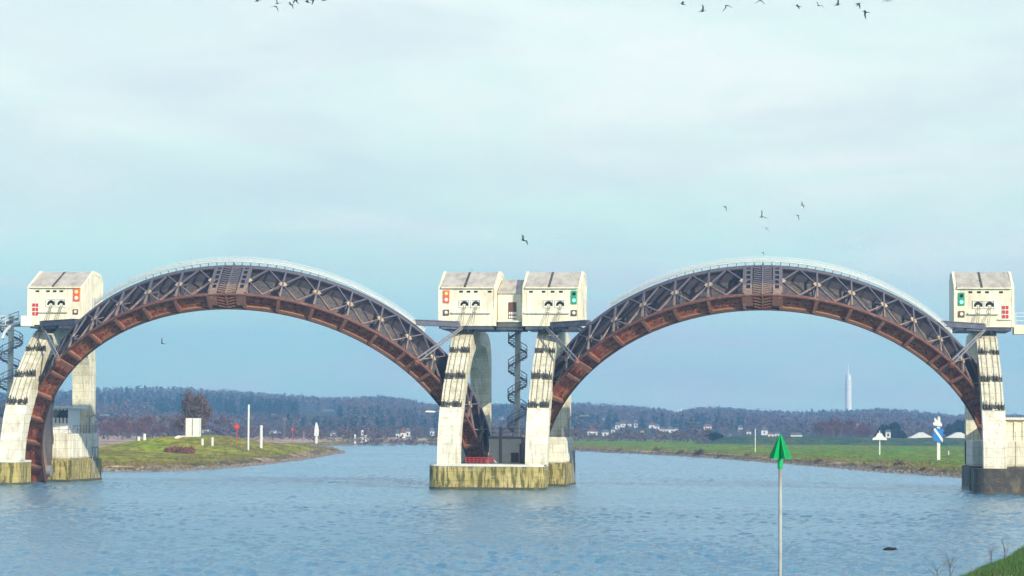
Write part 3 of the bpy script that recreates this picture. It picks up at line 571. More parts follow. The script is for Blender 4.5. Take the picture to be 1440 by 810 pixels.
spiral(px_.x, 20.5, 8.0, 20.6, 1.5, 'spiral stair standing at the far left edge', ph=2.2)
pt = at(15, 560, 20.5)
e = empty('stair_tower_base', (px_.x, 20.5, -1), 'concrete plinth under the far left spiral stair', 'plinth')
MB().box(-2.4,2.4,-2,3,0,9.0).build('plinth', M['concrete'], e)
# pipework gantry between the left stair and the left winch house
e = empty('link_gantry', (px_.x, 16, 19.4), 'pale pipe footbridge from the left winch house to the spiral stair', 'footbridge')
xr_ = -93.9-px_.x
q = MB(); q.box(-1.2, xr_, -.5, .9, .1, .4); q.build('deck', M['steel'], e)
q = MB()
for z in (.9,1.4): q.bar((-1.2,-.5,z),(xr_*.8,-.5,z),.08,.08)
for x in np.linspace(-1.2, xr_*.8, 6): q.bar((x,-.5,.3),(x,-.5,1.4),.08,.08)
for k in range(8):
    a, b_ = k/8*PI/2, (k+1)/8*PI/2; q.tube((xr_*.75-2.8*math.sin(b_)-.3, -.7, -1.6+2.2*math.cos(b_)), (xr_*.75-2.8*math.sin(a)-.3, -.7, -1.6+2.2*math.cos(a)), .2, 8)
q.build('railing', M['rail'], e)
# pale junction box at the left leg head
MBx = MB().box(-94.3,-92.9,10.0,11.3,19.3,20.6); tag(MBx.build('pulley_cabinet', M['white'], None, bevel=.05), 'small white cabinet at the lower left corner of the left winch house', 'cabinet')

# service blocks on the piers
def hut(name, x0, x1, y0, y1, z0, z1, label, cat, m_, eave=.35, roofm='roof'):
    e = empty(name, ((x0+x1)/2, y0, z0), label, cat); w_ = (x1-x0)/2; d_ = y1-y0; h_ = z1-z0
    MB().box(-w_,w_,0,d_,0,h_).build('wall', m_, e); MB().box(-w_-eave,w_+eave,-eave,d_+eave,h_+.003,h_+.30).build('roof_slab', M[roofm], e)
    return e, w_, h_
a_, b_ = at(692, 612, 21).x, at(733, 612, 21).x
e, w_, h_ = hut('machine_room', a_, b_+.4, 17.2, 19.0-.1, 2.86, 5.85, 'grey block machine room on the middle pier between its legs', 'machine room', M['white'], .06, 'steel')
q = MB().box(w_*.38, w_*.86, -.06,-.003,.1,1.3).build('door', M['brown'], e); MB().box(-w_*.35,-w_*.18,-.12,-.003,0,4.5).build('downpipe', M['steel'], e)
MB().box(w_*.90, w_*.99, -.05,-.003,.0,2.4).build('side_door', M['brown'], e)
xq = at(668, 645, 8)
e = empty('hinge_guard', (xq.x, 5.0, 2.9), 'low red railings round the gate foot on the middle pier', 'railing')
q = MB(); x0, x1 = at(655,645,5).x-xq.x, at(694,645,5).x-xq.x
for z in (.25,.5,.75): q.bar((x0,0,z),(x1,0,z),.08,.10)
for x in np.linspace(x0,x1,8): q.bar((x,0,-.2),(x,0,.8),.09,.09)
q.build('rail', mat('dark crimson paint', (.33,.03,.04), .6), e)
# control hut with flat overhanging roof behind the left gate
xa, xb = at(74,600,24).x, at(103,600,24).x
e, w_, h_ = hut('flat_roof_hut', xa, xb, 21.5, 27, 6.11, 9.3, 'white hut with a flat overhanging roof on the left pier', 'hut', M['white'], .8, 'white')
q = MB(); [q.box(x,x+.14,-.05,-.003,1.3,h_-.1) for x in np.linspace(-w_+.1,w_-.2,6)]; q.box(-w_,w_,-.04,-.003,2.0,h_-.25); q.build('window_band', M['glass'], e)
xa, xb = at(1408,600,24).x, 60
e, w_, h_ = hut('lock_building', xa, xb, 22, 32, 2.9, 8.6, 'cream ribbed building beside the right pier', 'building', M['render'], .5, 'concrete')
q = MB(); [q.box(x,x+.35,-.14,-.003,2.95,h_-.1) for x in np.arange(-w_+.3,w_-.5,1.05)]; q.build('rib', M['render'], e)
q = MB(); [q.box(x,x+1.1,-.10,-.003,3.2,4.7) for x in np.arange(-w_+5.4,w_-1,4.2)]; q.build('window', M['glass'], e)
tag(MB().box(33.5, 80, -1.0, 36, -2.5, 2.75).build('lock_wall', M['darkconc'], None, bevel=.1), 'dark quay wall to the right of the right pier', 'quay wall')
tag(MB().tube((29.9,-1.55,.75),(29.9,-1.22,.75),.6,16).build('fender_disc', mat('faded yellow rubber', (.60,.36,.08), .7, var=[(.6,(.35,.22,.08))], scale=2)), 'yellow round fender on the dark base of the right pier', 'fender')
e = empty('access_bridge', (26.6, 13, 18.9), 'cream walkway leading right from the right winch house', 'footbridge')
MB().box(0, 40, 0, 2.5, -.1, 1.0).build('deck_beam', M['render'], e); q = MB()
for z in (1.5,2.0,2.4): q.bar((0,.05,z),(40,.05,z),.06,.06)
for x in np.arange(0.2,40,1.5): q.bar((x,.05,1.0),(x,.05,2.4),.06,.06)
q.build('railing', M['rail'], e)

# lamps on the piers
def pier_lamp(px, py, Y, zbase, dirx, label):
    h = at(px, py, Y); e = empty('street_lamp', (h.x-dirx*1.9, Y, zbase), label, 'street lamp', 'lamps on the piers'); ht = h.z-zbase
    q = MB(); q.tube((0,0,0),(0,0,ht-.5),.11,8,.07)
    pts = [(dirx*(1-math.cos(a))*1.0, 0, ht-.5+math.sin(a)*.55) for a in np.linspace(0,PI/2,6)]
    for a_, b_ in zip(pts[:-1], pts[1:]): q.tube(a_, b_, .06, 6)
    q.tube(pts[-1], (dirx*1.5,0,ht+.06), .055, 6); q.build('post', M['steel'], e)
    q = MB(); q.hexa([(dirx*1.3,-.2,ht-.08),(dirx*2.6,-.22,ht-.06),(dirx*2.6,.22,ht-.06),(dirx*1.3,.2,ht-.08),(dirx*1.4,-.14,ht+.10),(dirx*2.5,-.12,ht+.16),(dirx*2.5,.12,ht+.16),(dirx*1.4,.14,ht+.10)]); q.build('lamp_head', M['white'], e)
pier_lamp(606, 579, 24, 2.9, -1, 'pier lamp with its white head reaching left of the middle pier')
pier_lamp(821, 585, 30, 6.1, 1, 'pier lamp with its white head reaching right of the middle pier')
pier_lamp(146, 584, 30, 6.1, 1, 'pier lamp with its white head reaching right of the left pier')

# ------------------------------------------------------------------ green beacon in the foreground water
b0 = atz(1097, 842)
e = empty('river_beacon', b0, 'green cone beacon on a white pole standing in the foreground water', 'beacon')
zc0 = at(1095, 645, b0.y).z; zc1 = at(1095, 611, b0.y).z; zs = at(1095, 659, b0.y).z
MB().tube((0,0,-3),(0,0,zs),.075,16).build('pole', M['pole'], e, smooth=False)
MB().tube((0,0,zs),(0,0,zc0+.02),.115,16).build('sleeve', M['green'], e)
q = MB(); wv = .51
for a in (R(-4), R(56), R(116)):      # crossed plates of a triangular topmark
    u = Vector((math.cos(a), math.sin(a), 0)); n_ = Vector((-math.sin(a), math.cos(a), 0))*.012
    P = [u*-wv+Vector((0,0,zc0)), u*wv+Vector((0,0,zc0)), u*.04+Vector((0,0,zc1)), u*-.04+Vector((0,0,zc1))]
    q.add([p-n_ for p in P]+[p+n_ for p in P], [(0,1,2,3),(7,6,5,4),(0,1,5,4),(1,2,6,5),(2,3,7,6),(3,0,4,7)])
q.build('topmark', M['green'], e)

# driftwood
d0 = atz(1251, 774); q = MB()
rings = []
for k, (x, r_, z) in enumerate([(-.40,.02,.02),(-.34,.06,.05),(-.15,.10,.09),(.05,.10,.10),(.22,.09,.08),(.34,.08,.12),(.42,.05,.09),(.46,.02,.04)]):
    rings.append([(x, r_*1.3*math.cos(t), z+r_*math.sin(t)) for t in [2*PI*i/8 for i in range(8)]])
o = q.strip(rings).build('driftwood', M['hole'], None, smooth=True); o.location = d0; tag(o, 'small dark piece of driftwood floating on the open water at lower right', 'driftwood')

# ------------------------------------------------------------------ signs, posts on the banks
def land(px, py):                                    # first point of the land along the ray
    d = ray(px, py); d = d/d.y; Y = 60.0
    while Y < 3600:
        p = CAM + d*(Y-CAM.y)
        if gz(p.x, p.y) >= p.z: return p
        Y += 3 if Y < 1200 else 8
    return CAM + d*(1400-CAM.y)
def on(px, Y): p = at(px, 610, Y); return Vector((p.x, Y, gz(p.x, Y)))
def pxm(Y): return F1440/(Y+297)*1.0
def post_of(name, px, base, top, w_, label, cat, m_='white', group=None):
    p = land(px, base); h = at(px, top, p.y).z - p.z
    q = MB().tube((0,0,-.5),(0,0,h),w_/2,10); o = q.build(name, M[m_], None); o.location = p; tag(o, label, cat, group); return p, h, o
g_ = 'white posts on the left bank'
post_of('mast', 349, 634, 569, .40, 'tallest slim white mast on the left bank', 'mast', group=g_)
post_of('marker_post', 367, 630, 598, .62, 'thick white post right of the tallest mast on the left bank', 'post', group=g_)
post_of('marker_post', 284.5, 627, 617, .5, 'left one of two short white posts on the left bank', 'post', group=g_)
post_of('marker_post', 298.5, 628, 615, .5, 'right one of two short white posts on the left bank', 'post', group=g_)
post_of('marker_post', 427, 621, 607, .4, 'thin grey post near the tip of the left bank', 'post', 'steel', g_)
post_of('marker_post', 362, 614, 598, .35, 'thin grey post behind the thick white post', 'post', 'steel', g_)
for k, (px, b_, t_, w_) in enumerate(((499,624,611,.8),(509,624,605,1.1),(514,624,612,1.0))):
    post_of('marker_post', px, b_, t_, w_, ORD[k]+' of three white posts where the river bends far away', 'post', group='far white posts at the river bend')
for k, (px, b_, t_) in enumerate(((195,620,614),(203,620,610))):
    post_of('marker_post', px, b_, t_, .6, ('shorter' if k == 0 else 'taller')+' of two white posts in the pale field at the left', 'post', group='white posts in the pale field')
def round_sign(px, base, cyy, r_, label):
    p = land(px, base); z = at(px, cyy, p.y).z-p.z; e = empty('round_sign', p, label, 'sign', 'red round signs')
    MB().tube((0,0,-.3),(0,0,z),.10,8).build('post', M['red'], e); MB().tube((0,-.14,z),(0,-.24,z),r_,20).build('disc', M['red'], e)
    MB().tube((0,-.26,z),(0,-.30,z),r_*.35,16).build('disc_centre', M['orange'], e)
round_sign(333, 622, 600, .58, 'red round sign on a post on the grassy left bank')
round_sign(411, 622, 604, .5, 'red round sign nearer the tip of the left bank')
# lattice mast
p = land(400, 618); h = at(400, 589, p.y).z-p.z; e = empty('lattice_mast', p, 'slim grey lattice mast behind the left bank', 'mast'); q = MB()
for sx in (-.35,.35): q.bar((sx,0,0),(sx*.5,0,h),.12,.12)
for k in range(9): z = h*k/9; s1 = (1 if k % 2 else -1); q.bar((.33*s1,0,z),(-.3*s1,0,z+h/9),.07,.07)
q.bar((-1.0,0,h),(1.0,0,h),.2,.3); q.build('lattice', M['steel'], e)
# white kilometre board with a pointed head
p = land(445, 624); k_ = (p.y+297)/F1440; e = empty('kilometre_board', p, 'white pointed board on a white post near the tip of the left bank', 'sign')
MB().box(-1.6*k_,1.6*k_,-.12,.12,-.4,17*k_).build('post', M['white'], e)
q = MB(); q.prism([(-3.4,11),(3.2,11),(3.4,20),(2.4,25),(.6,30),(-1.4,30),(-2.6,22)], -.10, .10, lambda x,a,b: (a*k_, x-.25, b*k_)); q.build('board', M['white'], e)
# twin concrete block house on the mound with stairs
p = on(270, 250); k_ = (p.y+297)/F1440; zt = at(270,588,p.y).z-p.z; zb_ = at(270,611,p.y).z-p.z
e = empty('twin_block', p, 'pale twin concrete block on top of the green mound', 'bunker')
MB().box(-9.5*k_,-.6*k_,0,2.2,zb_-1.5,zt).build('left_block', M['white'], e, bevel=.03); MB().box(.9*k_,9.8*k_,0,2.2,zb_-1.5,zt).build('right_block', M['white'], e, bevel=.03)
MB().box(-.6*k_,.9*k_,.4,2.0,zb_-1.5,zt-.2).build('recess', M['block'], e)
e = empty('mound_stairs', p, 'concrete steps running down the mound below the twin block', 'stairs'); q = MB()
for k in range(12):
    y_ = -1-k*1.25; z_ = gz(p.x, p.y+y_)-p.z+.22; q.box(.3*k_,5.4*k_,y_-1.25,y_,z_-.4,z_)
q.build('step', M['render'], e)
# reddish heather hedge at the foot of the mound
def clump(nm, n, fn, m_, size, label, cat, loc, parent=None, up=False):
    V = []; Fc = []
    for i in range(n):
        c = fn(); a, b_ = random.random()*6.283, random.random()*6.283; s_ = size*(.5+random.random())
        d1 = Vector((math.cos(a)*math.cos(b_), math.sin(a)*math.cos(b_), math.sin(b_)))*s_; d2 = Vector((random.gauss(0,1), random.gauss(0,1), random.gauss(0,1))).normalized()*s_*.8
        if up: d1 = Vector((random.gauss(0,.7), random.gauss(0,.7), random.gauss(.5,.6))).normalized()*s_; d2 = Vector((random.gauss(0,1), random.gauss(0,1), random.gauss(0,1))).normalized()*s_*.10
        c = Vector(c); k = len(V); V += [c-d2, c+d2, c+d1]; Fc.append((k,k+1,k+2))
    me = bpy.data.meshes.new(nm); me.from_pydata(V, [], Fc); me.materials.append(m_); o = bpy.data.objects.new(nm, me); COL.objects.link(o)
    if parent: o.parent = parent
    else: o.location = loc; tag(o, label, cat)
    return o
M['heather'] = mat('red brown heather', (.26,.10,.06), .9, var=[(.6,(.18,.075,.05))], scale=.8)
M['twig'] = mat('bare twig bark', (.15,.105,.085), .9, var=[(.5,(.115,.08,.065)),(.75,(.19,.13,.10))], scale=.3)
M['twig2'] = mat('purple brown twig bark', (.20,.085,.085), .9, var=[(.6,(.12,.055,.055))], scale=.3)
M['pine'] = mat('dark evergreen foliage', (.008,.016,.012), .95, var=[(.6,(.014,.026,.014))], scale=.4, spec=.1)
ph_ = on(257, 205)
clump('heather_hedge', 3200, lambda: (random.uniform(-22,13)*.14, random.uniform(-3,3), abs(random.gauss(0,.42))), M['heather'], .34, 'low red brown hedge at the foot of the green mound', 'hedge', ph_)

# blue and white kilometre board on the right bank
p = land(1320, 647); k_ = (p.y+297)/F1440; e = empty('blue_white_board', p, 'blue board with a white diagonal on a white post on the right bank', 'sign')
MB().box(-2.2*k_,2.2*k_,-.1,.1,-.5,60*k_).build('post', M['white'], e)
q = MB(); q.prism([(-7.5,27),(5,24),(6,43),(-6.5,45)], -.08, .08, lambda x,a,b: (a*k_, x-.25, b*k_)); bd = q.build('board', M['blue'], e)
q = MB(); q.prism([(-7.2,42),(-5.2,44.6),(5.9,29),(5.2,24.5)], -.02, .02, lambda x,a,b: (a*k_, x-.37, b*k_)); q.build('diagonal_stripe', M['white'], bd)
q = MB(); q.prism([(-7.0,48),(3.5,46.5),(5,49),(2.5,53),(1.2,60),(-.8,61),(-1.4,54),(-3.6,57),(-5.8,59),(-5.5,53),(-8,51)], -.08, .08, lambda x,a,b: (a*k_, x-.25, b*k_)); q.build('white_emblem', M['white'], e)
# white bell shaped board on thin post
p = land(1237, 640); k_ = (p.y+297)/F1440; e = empty('bell_board', p, 'white bell shaped board on a thin post on the right bank', 'sign')
MB().tube((0,0,-.5),(0,0,22*k_),.9*k_,8).build('post', M['white'], e)
q = MB(); q.prism([(-10.5,21),(10.5,21),(8.8,24),(5.5,25.5),(3.0,30),(.8,31),(.4,34),(-.4,34),(-.8,31),(-3.0,30),(-5.5,25.5),(-8.8,24)], -.3, .3, lambda x,a,b: (a*k_, x-.3, b*k_)); q.build('board', M['white'], e)
for k, (px, b_, t_) in enumerate(((1062,636,603),(1334,640,634))): post_of('thin_pole', px, b_, t_, .22, ['thin pale pole left of the green beacon on the far bank','short pale stake right of the blue and white board'][k], 'pole')

# ------------------------------------------------------------------ haze box
hz = MB().box(-2600, 2600, -700, 4700, -4.5, 190).build('haze', None, None); hz.data.materials.clear()
hm = bpy.data.materials.new('river haze'); hm.use_nodes = True; t = hm.node_tree; t.nodes.clear(); ho = t.nodes.new('ShaderNodeOutputMaterial'); pv = t.nodes.new('ShaderNodeVolumePrincipled')
pv.inputs['Color'].default_value = (.26,.57,1.0,1); pv.inputs['Density'].default_value = 2.9e-4; pv.inputs['Anisotropy'].default_value = .0
t.links.new(pv.outputs[0], ho.inputs['Volume']); hz.data.materials.append(hm); tag(hz, kind='stuff')

# ------------------------------------------------------------------ far woods
fm = bpy.data.materials.new('wood canopy'); fm.use_nodes = True; t = fm.node_tree; b = t.nodes['Principled BSDF']; b.inputs['Roughness'].default_value = 1; b.inputs['Specular IOR Level'].default_value = 0
an = t.nodes.new('ShaderNodeAttribute'); an.attribute_name = 'tint'
r = cramp(t, an.outputs['Fac'], [(0,(.020,.050,.045)),(.28,(.032,.060,.050)),(.34,(.09,.078,.090)),(.6,(.13,.085,.10)),(.8,(.20,.14,.12)),(1,(.15,.12,.07))])
geo = t.nodes.new('ShaderNodeNewGeometry'); nn = noise(t, geo.outputs['Position'], .45, 4, .7); kk = cramp(t, nn.outputs[0], [(.35,(.4,.4,.4)),(.65,(1.3,1.3,1.3))])
mm = t.nodes.new('ShaderNodeMix'); mm.data_type = 'RGBA'; mm.blend_type = 'MULTIPLY'; mm.inputs[0].default_value = 1; t.links.new(r.outputs[0], mm.inputs[6]); t.links.new(kk.outputs[0], mm.inputs[7]); t.links.new(mm.outputs[2], b.inputs['Base Color'])
gh_list = [(833,611,14,6,'tile'),(851,612,9,6,'slate'),(868,603,6,7,'slate'),(876,600,7,6,'tile'),(894,601,5,8,'slate'),(917,602,9,6,'tile'),(931,607,7,5,'tile'),(942,608,13,6,'slate'),(849,592,4,4,'slate'),(995,604,11,6,'tile'),(1041,606,6,6,'slate'),(1075,611,9,8,'slate'),(1084,614,8,5,'tile'),(1026,617,6,5,'slate'),(903,609,4,4,'tile'),(862,608,5,5,'slate'),(885,599,5,4,'tile'),(924,603,6,5,'slate'),(951,606,5,4,'tile'),(1053,610,6,4,'tile'),(1093,613,7,4,'slate')]
hl_list = [(559,615,5,7,'slate',1),(566,615,6,9,'tile',1),(573,613,5,9,'slate',0),(607,612,5,8,'slate',0),(383,609,8,5,'slate',0),(392,610,4,4,'tile',0),(468,612,7,5,'slate',0),(288,608,12,6,'slate',0),(243,563,5,3,'slate',0)]
def hY(px, py, right):
    d = ray(px, py); d = d/d.y; Y = 790.0
    while Y < 2700:
        p = CAM + d*(Y-CAM.y)
        if gz(p.x, p.y) >= p.z-.4: return Y
        Y += 8
    return 1500
GAPS = [(a[0], a[1], a[2], a[3], hY(a[0], a[1], True)) for a in gh_list] + [(a[0], a[1], a[2], a[3], hY(a[0], a[1], False)) for a in hl_list] + [(456,587,32,9,2100),(431,586,13,7,2120),(704,592,9,5,2000),(1203,601,18,6,1500),(1120,615,16,5,860)]
def forest():
    Vs, Fs, Ts = [], [], []; off = 0; D = 1010.0
    while D < 3350:
        near = D < 1500
        step = 30 if near else 50; sp = 6.5 if near else 8.0
        a = np.arange(-.245, .245, sp/D); a = a + rng.uniform(-.4,.4,len(a))*sp/D; dd = D + rng.uniform(-.5,.5,len(a))*step
        x = np.sin(a-YAW)*dd; y = -297+np.cos(a-YAW)*dd; pxx = 720+F1440*np.tan(a); big = vnoise(x, y, 130, 11)
        keep = big > .12
        if near: keep = (big > .38) & (pxx < 1000) | ((pxx > 1000) & (D > 1250) & (big > .5))
        x, y, pxx, dd = x[keep], y[keep], pxx[keep], dd[keep]; z = H(x, y); tv = vnoise(x, y, 160, 12)
        for i in range(len(x)):
            con = (tv[i] < .30) or (D > 2400 and rng.random() < .08)
            if near and con and rng.random() < .8: con = False
            woods_left = 120 < pxx[i] < 330
            hgt = rng.uniform(8.5, 11.5)*(1.12 if con else 1)*((.85 if woods_left else .5) if near else 1)*(.8 if 1500 < D < 1900 else 1); rr = hgt*(.24 if con else .46)
            top = 603.8+(pxx[i]-720)*ROLL - (z[i]+hgt-CAMH)*F1440/dd[i]
            for hx, hp, hw_, hh_, hy in GAPS:
                if dd[i] < hy+297+3 and abs(pxx[i]-hx) < hw_/2+2+rr*F1440/dd[i]*.6 and top < hp-.5 and top > hp-60:
                    nh = hgt-(hp-top)*dd[i]/F1440; rr *= max(nh,.1)/hgt; hgt = nh; top = hp
                    if hgt < 2.5: break
            if hgt < 2.5: continue
            if False and any(dd[i] < hy+297+6 and abs(pxx[i]-hx) < hw_/2+2.5+rr*F1440/dd[i]*.6 and top < hp-.5 and top > hp-60 for hx, hp, hw_, hh_, hy in GAPS): continue
            if con: tint = rng.random()*.28; zt_ = rng.random(70)**1.4; rad_ = rr*(1.05-zt_)
            else: tint = .36+rng.random()*.64; zt_ = .12+.88*rng.random(70); rad_ = rr*np.sqrt(np.clip(1-(2*zt_-1.05)**2, .06, 1))
            n_ = 60 if not con else 70; zt_ = zt_[:n_]; rad_ = rad_[:n_]
            an_ = rng.random(n_)*6.283; q_ = rng.random(n_)**.45
            lob = 1+.25*np.sin(an_*3+rng.random()*6)
            C_ = np.stack([np.cos(an_)*rad_*q_*lob, np.sin(an_)*rad_*q_*lob, zt_*hgt], -1)
            T_ = C_[:,None,:] + rng.normal(0, 1, (n_,3,3))*np.array([1,1,.8])*(hgt*.085)
            P = T_.reshape(-1,3) + np.array([x[i], y[i], z[i]])
            Vs.append(P); Fs.append(np.arange(n_*3).reshape(-1,3)+off); off += n_*3; Ts.append(np.full(n_*3, tint)+rng.normal(0,.015,n_*3))
        D += step
    o = fast_mesh('woodland', np.concatenate(Vs), np.concatenate(Fs), fm, {'tint': np.clip(np.concatenate(Ts),0,1)}, smooth=False); tag(o, 'wooded hills fading to blue along the horizon', 'woodland', kind='stuff')
    print('wood tris', off//3)
forest()

# individual trees
def bare_tree(px, Y, top, spread, label, m_='twig', n=900, group=None, base_py=None):
    p = on(px, Y); h = at(px, top, Y).z-p.z; k_ = (Y+297)/F1440; rx = spread*k_
    e = empty('bare_tree', p, label, 'tree', group); q = MB(); q.tube((0,0,-.3),(0,0,h*.45),h*.035,7,h*.02)
    tips = []
    for i in range(22):
        a = random.random()*6.283; t_ = random.uniform(.2,.8); s_ = Vector((0,0,h*random.uniform(.22,.45))); el_ = random.uniform(.05,1.5); e_ = Vector((math.cos(a)*rx*math.cos(el_)*.95, math.sin(a)*rx*math.cos(el_)*.95, h*(.42+.54*math.sin(el_))))
        q.tube(s_, e_, h*.014, 5, h*.005); tips.append((s_, e_))
    q.build('trunk', M['twig'], e)
    def fn():
        s_, e_ = random.choice(tips); c = s_.lerp(e_, random.uniform(.3,1.0)**.6); return c+Vector((random.gauss(0,rx*.13), random.gauss(0,rx*.13), random.gauss(0,h*.06)))
    q2 = clump('crown', n, fn, M[m_], h*.10, None, None, None, e, up=True)
    return e
bare_tree(271, 330, 550, 26, 'large bare brown tree behind the pale twin block', n=3600)
gb = 'bare trees along the pale field at the left'
for k, (px, top, sp) in enumerate(((152,592,13),(172,588,15),(192,592,13),(209,584,17),(226,595,12),(246,600,10))):
    bare_tree(px, 620+k*12, top, sp, 'hazy brown bare tree beyond the left field, '+ORD[k]+' in its row', 'twig2', 1700, gb)
for k, (px, top, sp) in enumerate(((1156,592,17),(1176,589,18),(1196,591,19),(1214,595,16))):
    bare_tree(px, 860+k*10, top, sp, 'purple brown bare tree behind the dike, '+ORD[k]+' of four', 'twig2', 2600, 'bare trees behind the dike')
def green_tree(px, Y, top, spread, label):
    p = on(px, Y); h = at(px, top, Y).z-p.z; rx = spread*(Y+297)/F1440; e = empty('evergreen_tree', p, label, 'tree', 'dark round trees behind the dike')
    MB().tube((0,0,-.3),(0,0,h*.5),.3,7,.15).build('trunk', M['twig'], e); cs = [Vector((random.gauss(0,rx*.45), random.gauss(0,rx*.45), h*random.uniform(.35,.8))) for _ in range(9)]
    def fn(): c = random.choice(cs); v = Vector((random.gauss(0,1),random.gauss(0,1),random.gauss(0,.9))).normalized()*rx*.38*random.random()**.3; return c+v
    clump('crown', 7000, fn, M['pine'], .8, None, None, None, e)
green_tree(1254, 900, 596, 19, 'dark round evergreen between the white bell board and the hangars')
green_tree(1352, 940, 590, 24, 'dark round evergreen next to the right pier')
green_tree(1008, 720, 611, 9, 'dark round evergreen at the left end of the dike')

# ------------------------------------------------------------------ far buildings
M['farwhite'] = mat('white rendered wall', (.85,.83,.78), .8, var=[(.7,(.7,.68,.62))], scale=.2); M['tile'] = mat('red roof tile', (.24,.09,.06), .8, var=[(.6,(.17,.07,.05))], scale=.4); M['slate'] = mat('grey roof slate', (.16,.17,.19), .7, var=[(.6,(.11,.12,.14))], scale=.4)
def far_house(px, py, wpx, hpx, label, roof='slate', Y=None, gable=False, group=None, nm='house', rh=.6, wall='farwhite'):
    p = land(px, py) if Y is None else Vector((*at(px, py, Y)[:2], at(px, py, Y).z)); k_ = (p.y+297)/F1440
    gzv = gz(p.x, p.y); hh = hpx*k_; ww = wpx*k_/2; base = min(gzv, p.z)-.3; e = empty(nm, (p.x, p.y, base), label, 'house', group); zt = p.z-base+hh; dpt = max(ww*1.2, 4); wh = zt-hh*rh*.5
    MB().box(-ww,ww,0,dpt,0,wh).build('wall', M[wall], e)
    q = MB(); r_ = hh*rh
    if gable: q.add([(-ww-.3,-.3,wh),(ww+.3,-.3,wh),(0,-.3,wh+r_*1.5),(-ww-.3,dpt+.3,wh),(ww+.3,dpt+.3,wh),(0,dpt+.3,wh+r_*1.5)], [(0,1,2),(5,4,3),(0,3,4,1),(1,4,5,2),(2,5,3,0)])
    else: q.add([(-ww-.3,-.4,wh+.003),(ww+.3,-.4,wh+.003),(ww+.3,dpt+.4,wh+.003),(-ww-.3,dpt+.4,wh+.003),(-ww*.8,dpt/2,wh+r_),(ww*.8,dpt/2,wh+r_)], [(0,1,5,4),(1,2,5),(2,3,4,5),(3,0,4),(3,2,1,0)])
    q.build('roof', M[roof], e)
    n = max(1, int(ww*2/2.6)); q = MB()
    for i in range(n): x = -ww+(i+.5)*2*ww/n; q.box(x-.45,x+.45,-.05,-.004,max(wh-2.0,.3),wh-.7)
    q.build('window', M['glass'], e)
gh = 'white houses below the wooded hills'
hs = sorted(gh_list)
side = ['first','second','third','fourth','fifth','sixth','seventh','eighth','ninth','tenth','eleventh','twelfth','thirteenth','fourteenth','fifteenth','sixteenth','seventeenth','eighteenth','nineteenth','twentieth','twenty-first']
for k, (px, py, w_, h_, rf) in enumerate(hs):
    far_house(px, py, w_, h_, f'small {"red" if rf=="tile" else "grey"} roofed house, {side[k]} from the left beyond the right river bank', rf, Y=hY(px, py, True), gable=(k%3==0), group=gh)
hl = sorted(hl_list)
for k, (px, py, w_, h_, rf, gb_) in enumerate(hl):
    far_house(px, py, w_, h_, f'tiny white house, {side[k]} from the left between the left and middle piers', rf, Y=hY(px, py, False), gable=bool(gb_), group='tiny white houses left of the middle pier')
far_house(456, 587, 32, 9, 'wide pale mansion on the wooded hillside left of the middle pier', 'slate', Y=2100, nm='mansion', wall='render'); far_house(431, 586, 13, 7, 'smaller pale villa left of the wide mansion', 'slate', Y=2120, nm='villa', wall='render')
far_house(704, 592, 9, 5, 'white house seen between the legs of the middle pier', 'slate', Y=2000)
far_house(1203, 601, 18, 6, 'low white flat building among the bare trees under the tower', 'slate', Y=1500, nm='institute_building', rh=.2)
far_house(1120, 615, 16, 5, 'low white farm building behind the dike left of the bare trees', 'slate', Y=860); far_house(1249, 611, 7, 5, 'small white house below the dark round evergreen', 'slate', Y=880)
for k, (px, w_) in enumerate(((1296,42),(1349,44))):      # white hangars behind the dike
    p = at(px, 621, 900); k_ = 1197/F1440; e = empty('hangar', (p.x,900,1.5), ['low white ridged hangar left of the blue and white board','low white ridged hangar between the board and the right pier'][k], 'hangar', 'white hangars behind the dike')
    ze_, zr_ = at(px,618,900).z-1.5, at(px,608,900).z-1.5; ww = w_*k_/2
    MB().box(-ww,ww,0,14,0,ze_).build('wall', M['farwhite'], e); q = MB(); q.add([(-ww,-.3,ze_),(ww,-.3,ze_),(ww*.12,-.3,zr_),(-ww*.12,-.3,zr_),(-ww,14,ze_),(ww,14,ze_),(ww*.12,14,zr_),(-ww*.12,14,zr_)], [(0,1,2,3),(7,6,5,4),(0,4,5,1),(1,5,6,2),(2,6,7,3),(3,7,4,0)]); q.build('roof', M['white'], e)
# television tower
Yt = 3300; p = at(1193, 583, Yt); k_ = (Yt+297)/F1440; bz = gz(p.x, Yt); e = empty('television_tower', (p.x, Yt, bz), 'tall pale television tower with a thin mast on the far hills', 'tower')
zz = lambda py: at(1193, py, Yt).z-bz
M['tower'] = mat('pale tower concrete', (.95,.93,.86), .8, var=[(.7,(.9,.88,.82))], scale=.05)
MB().tube((0,0,-3),(0,0,zz(540)),4.7*k_,16,4.1*k_).build('shaft', M['tower'], e)
q = MB(); q.tube((0,0,zz(547)),(0,0,zz(545)),5.4*k_,16); q.tube((0,0,zz(541)),(0,0,zz(539)),5.2*k_,16); q.tube((0,0,zz(536)),(0,0,zz(535)),5.0*k_,16); q.build('platform', M['tower'], e)
MB().tube((0,0,zz(539)),(0,0,zz(527)),4.0*k_,16,3.6*k_).build('head', M['tower'], e)
q = MB(); q.tube((0,0,zz(527)),(0,0,zz(516)),.9*k_,8,.8*k_); q.tube((0,0,zz(516)),(0,0,zz(509)),.35*k_,8,.2*k_); q.build('antenna', M['tower'], e)
for k, (px, base, top) in enumerate(((954,594,575),(957.5,594,573))):
    p = at(px, base, 2600); e = empty('radio_mast', (p.x,2600,gz(p.x,2600)), ['left','right'][k]+' one of two slim pale masts on the hill dip', 'mast', 'slim masts on the hill'); h = at(px, top, 2600).z-gz(p.x,2600)
    MB().tube((0,0,0),(0,0,h),.9,6,.5).build('mast_tube', M['tower'], e)

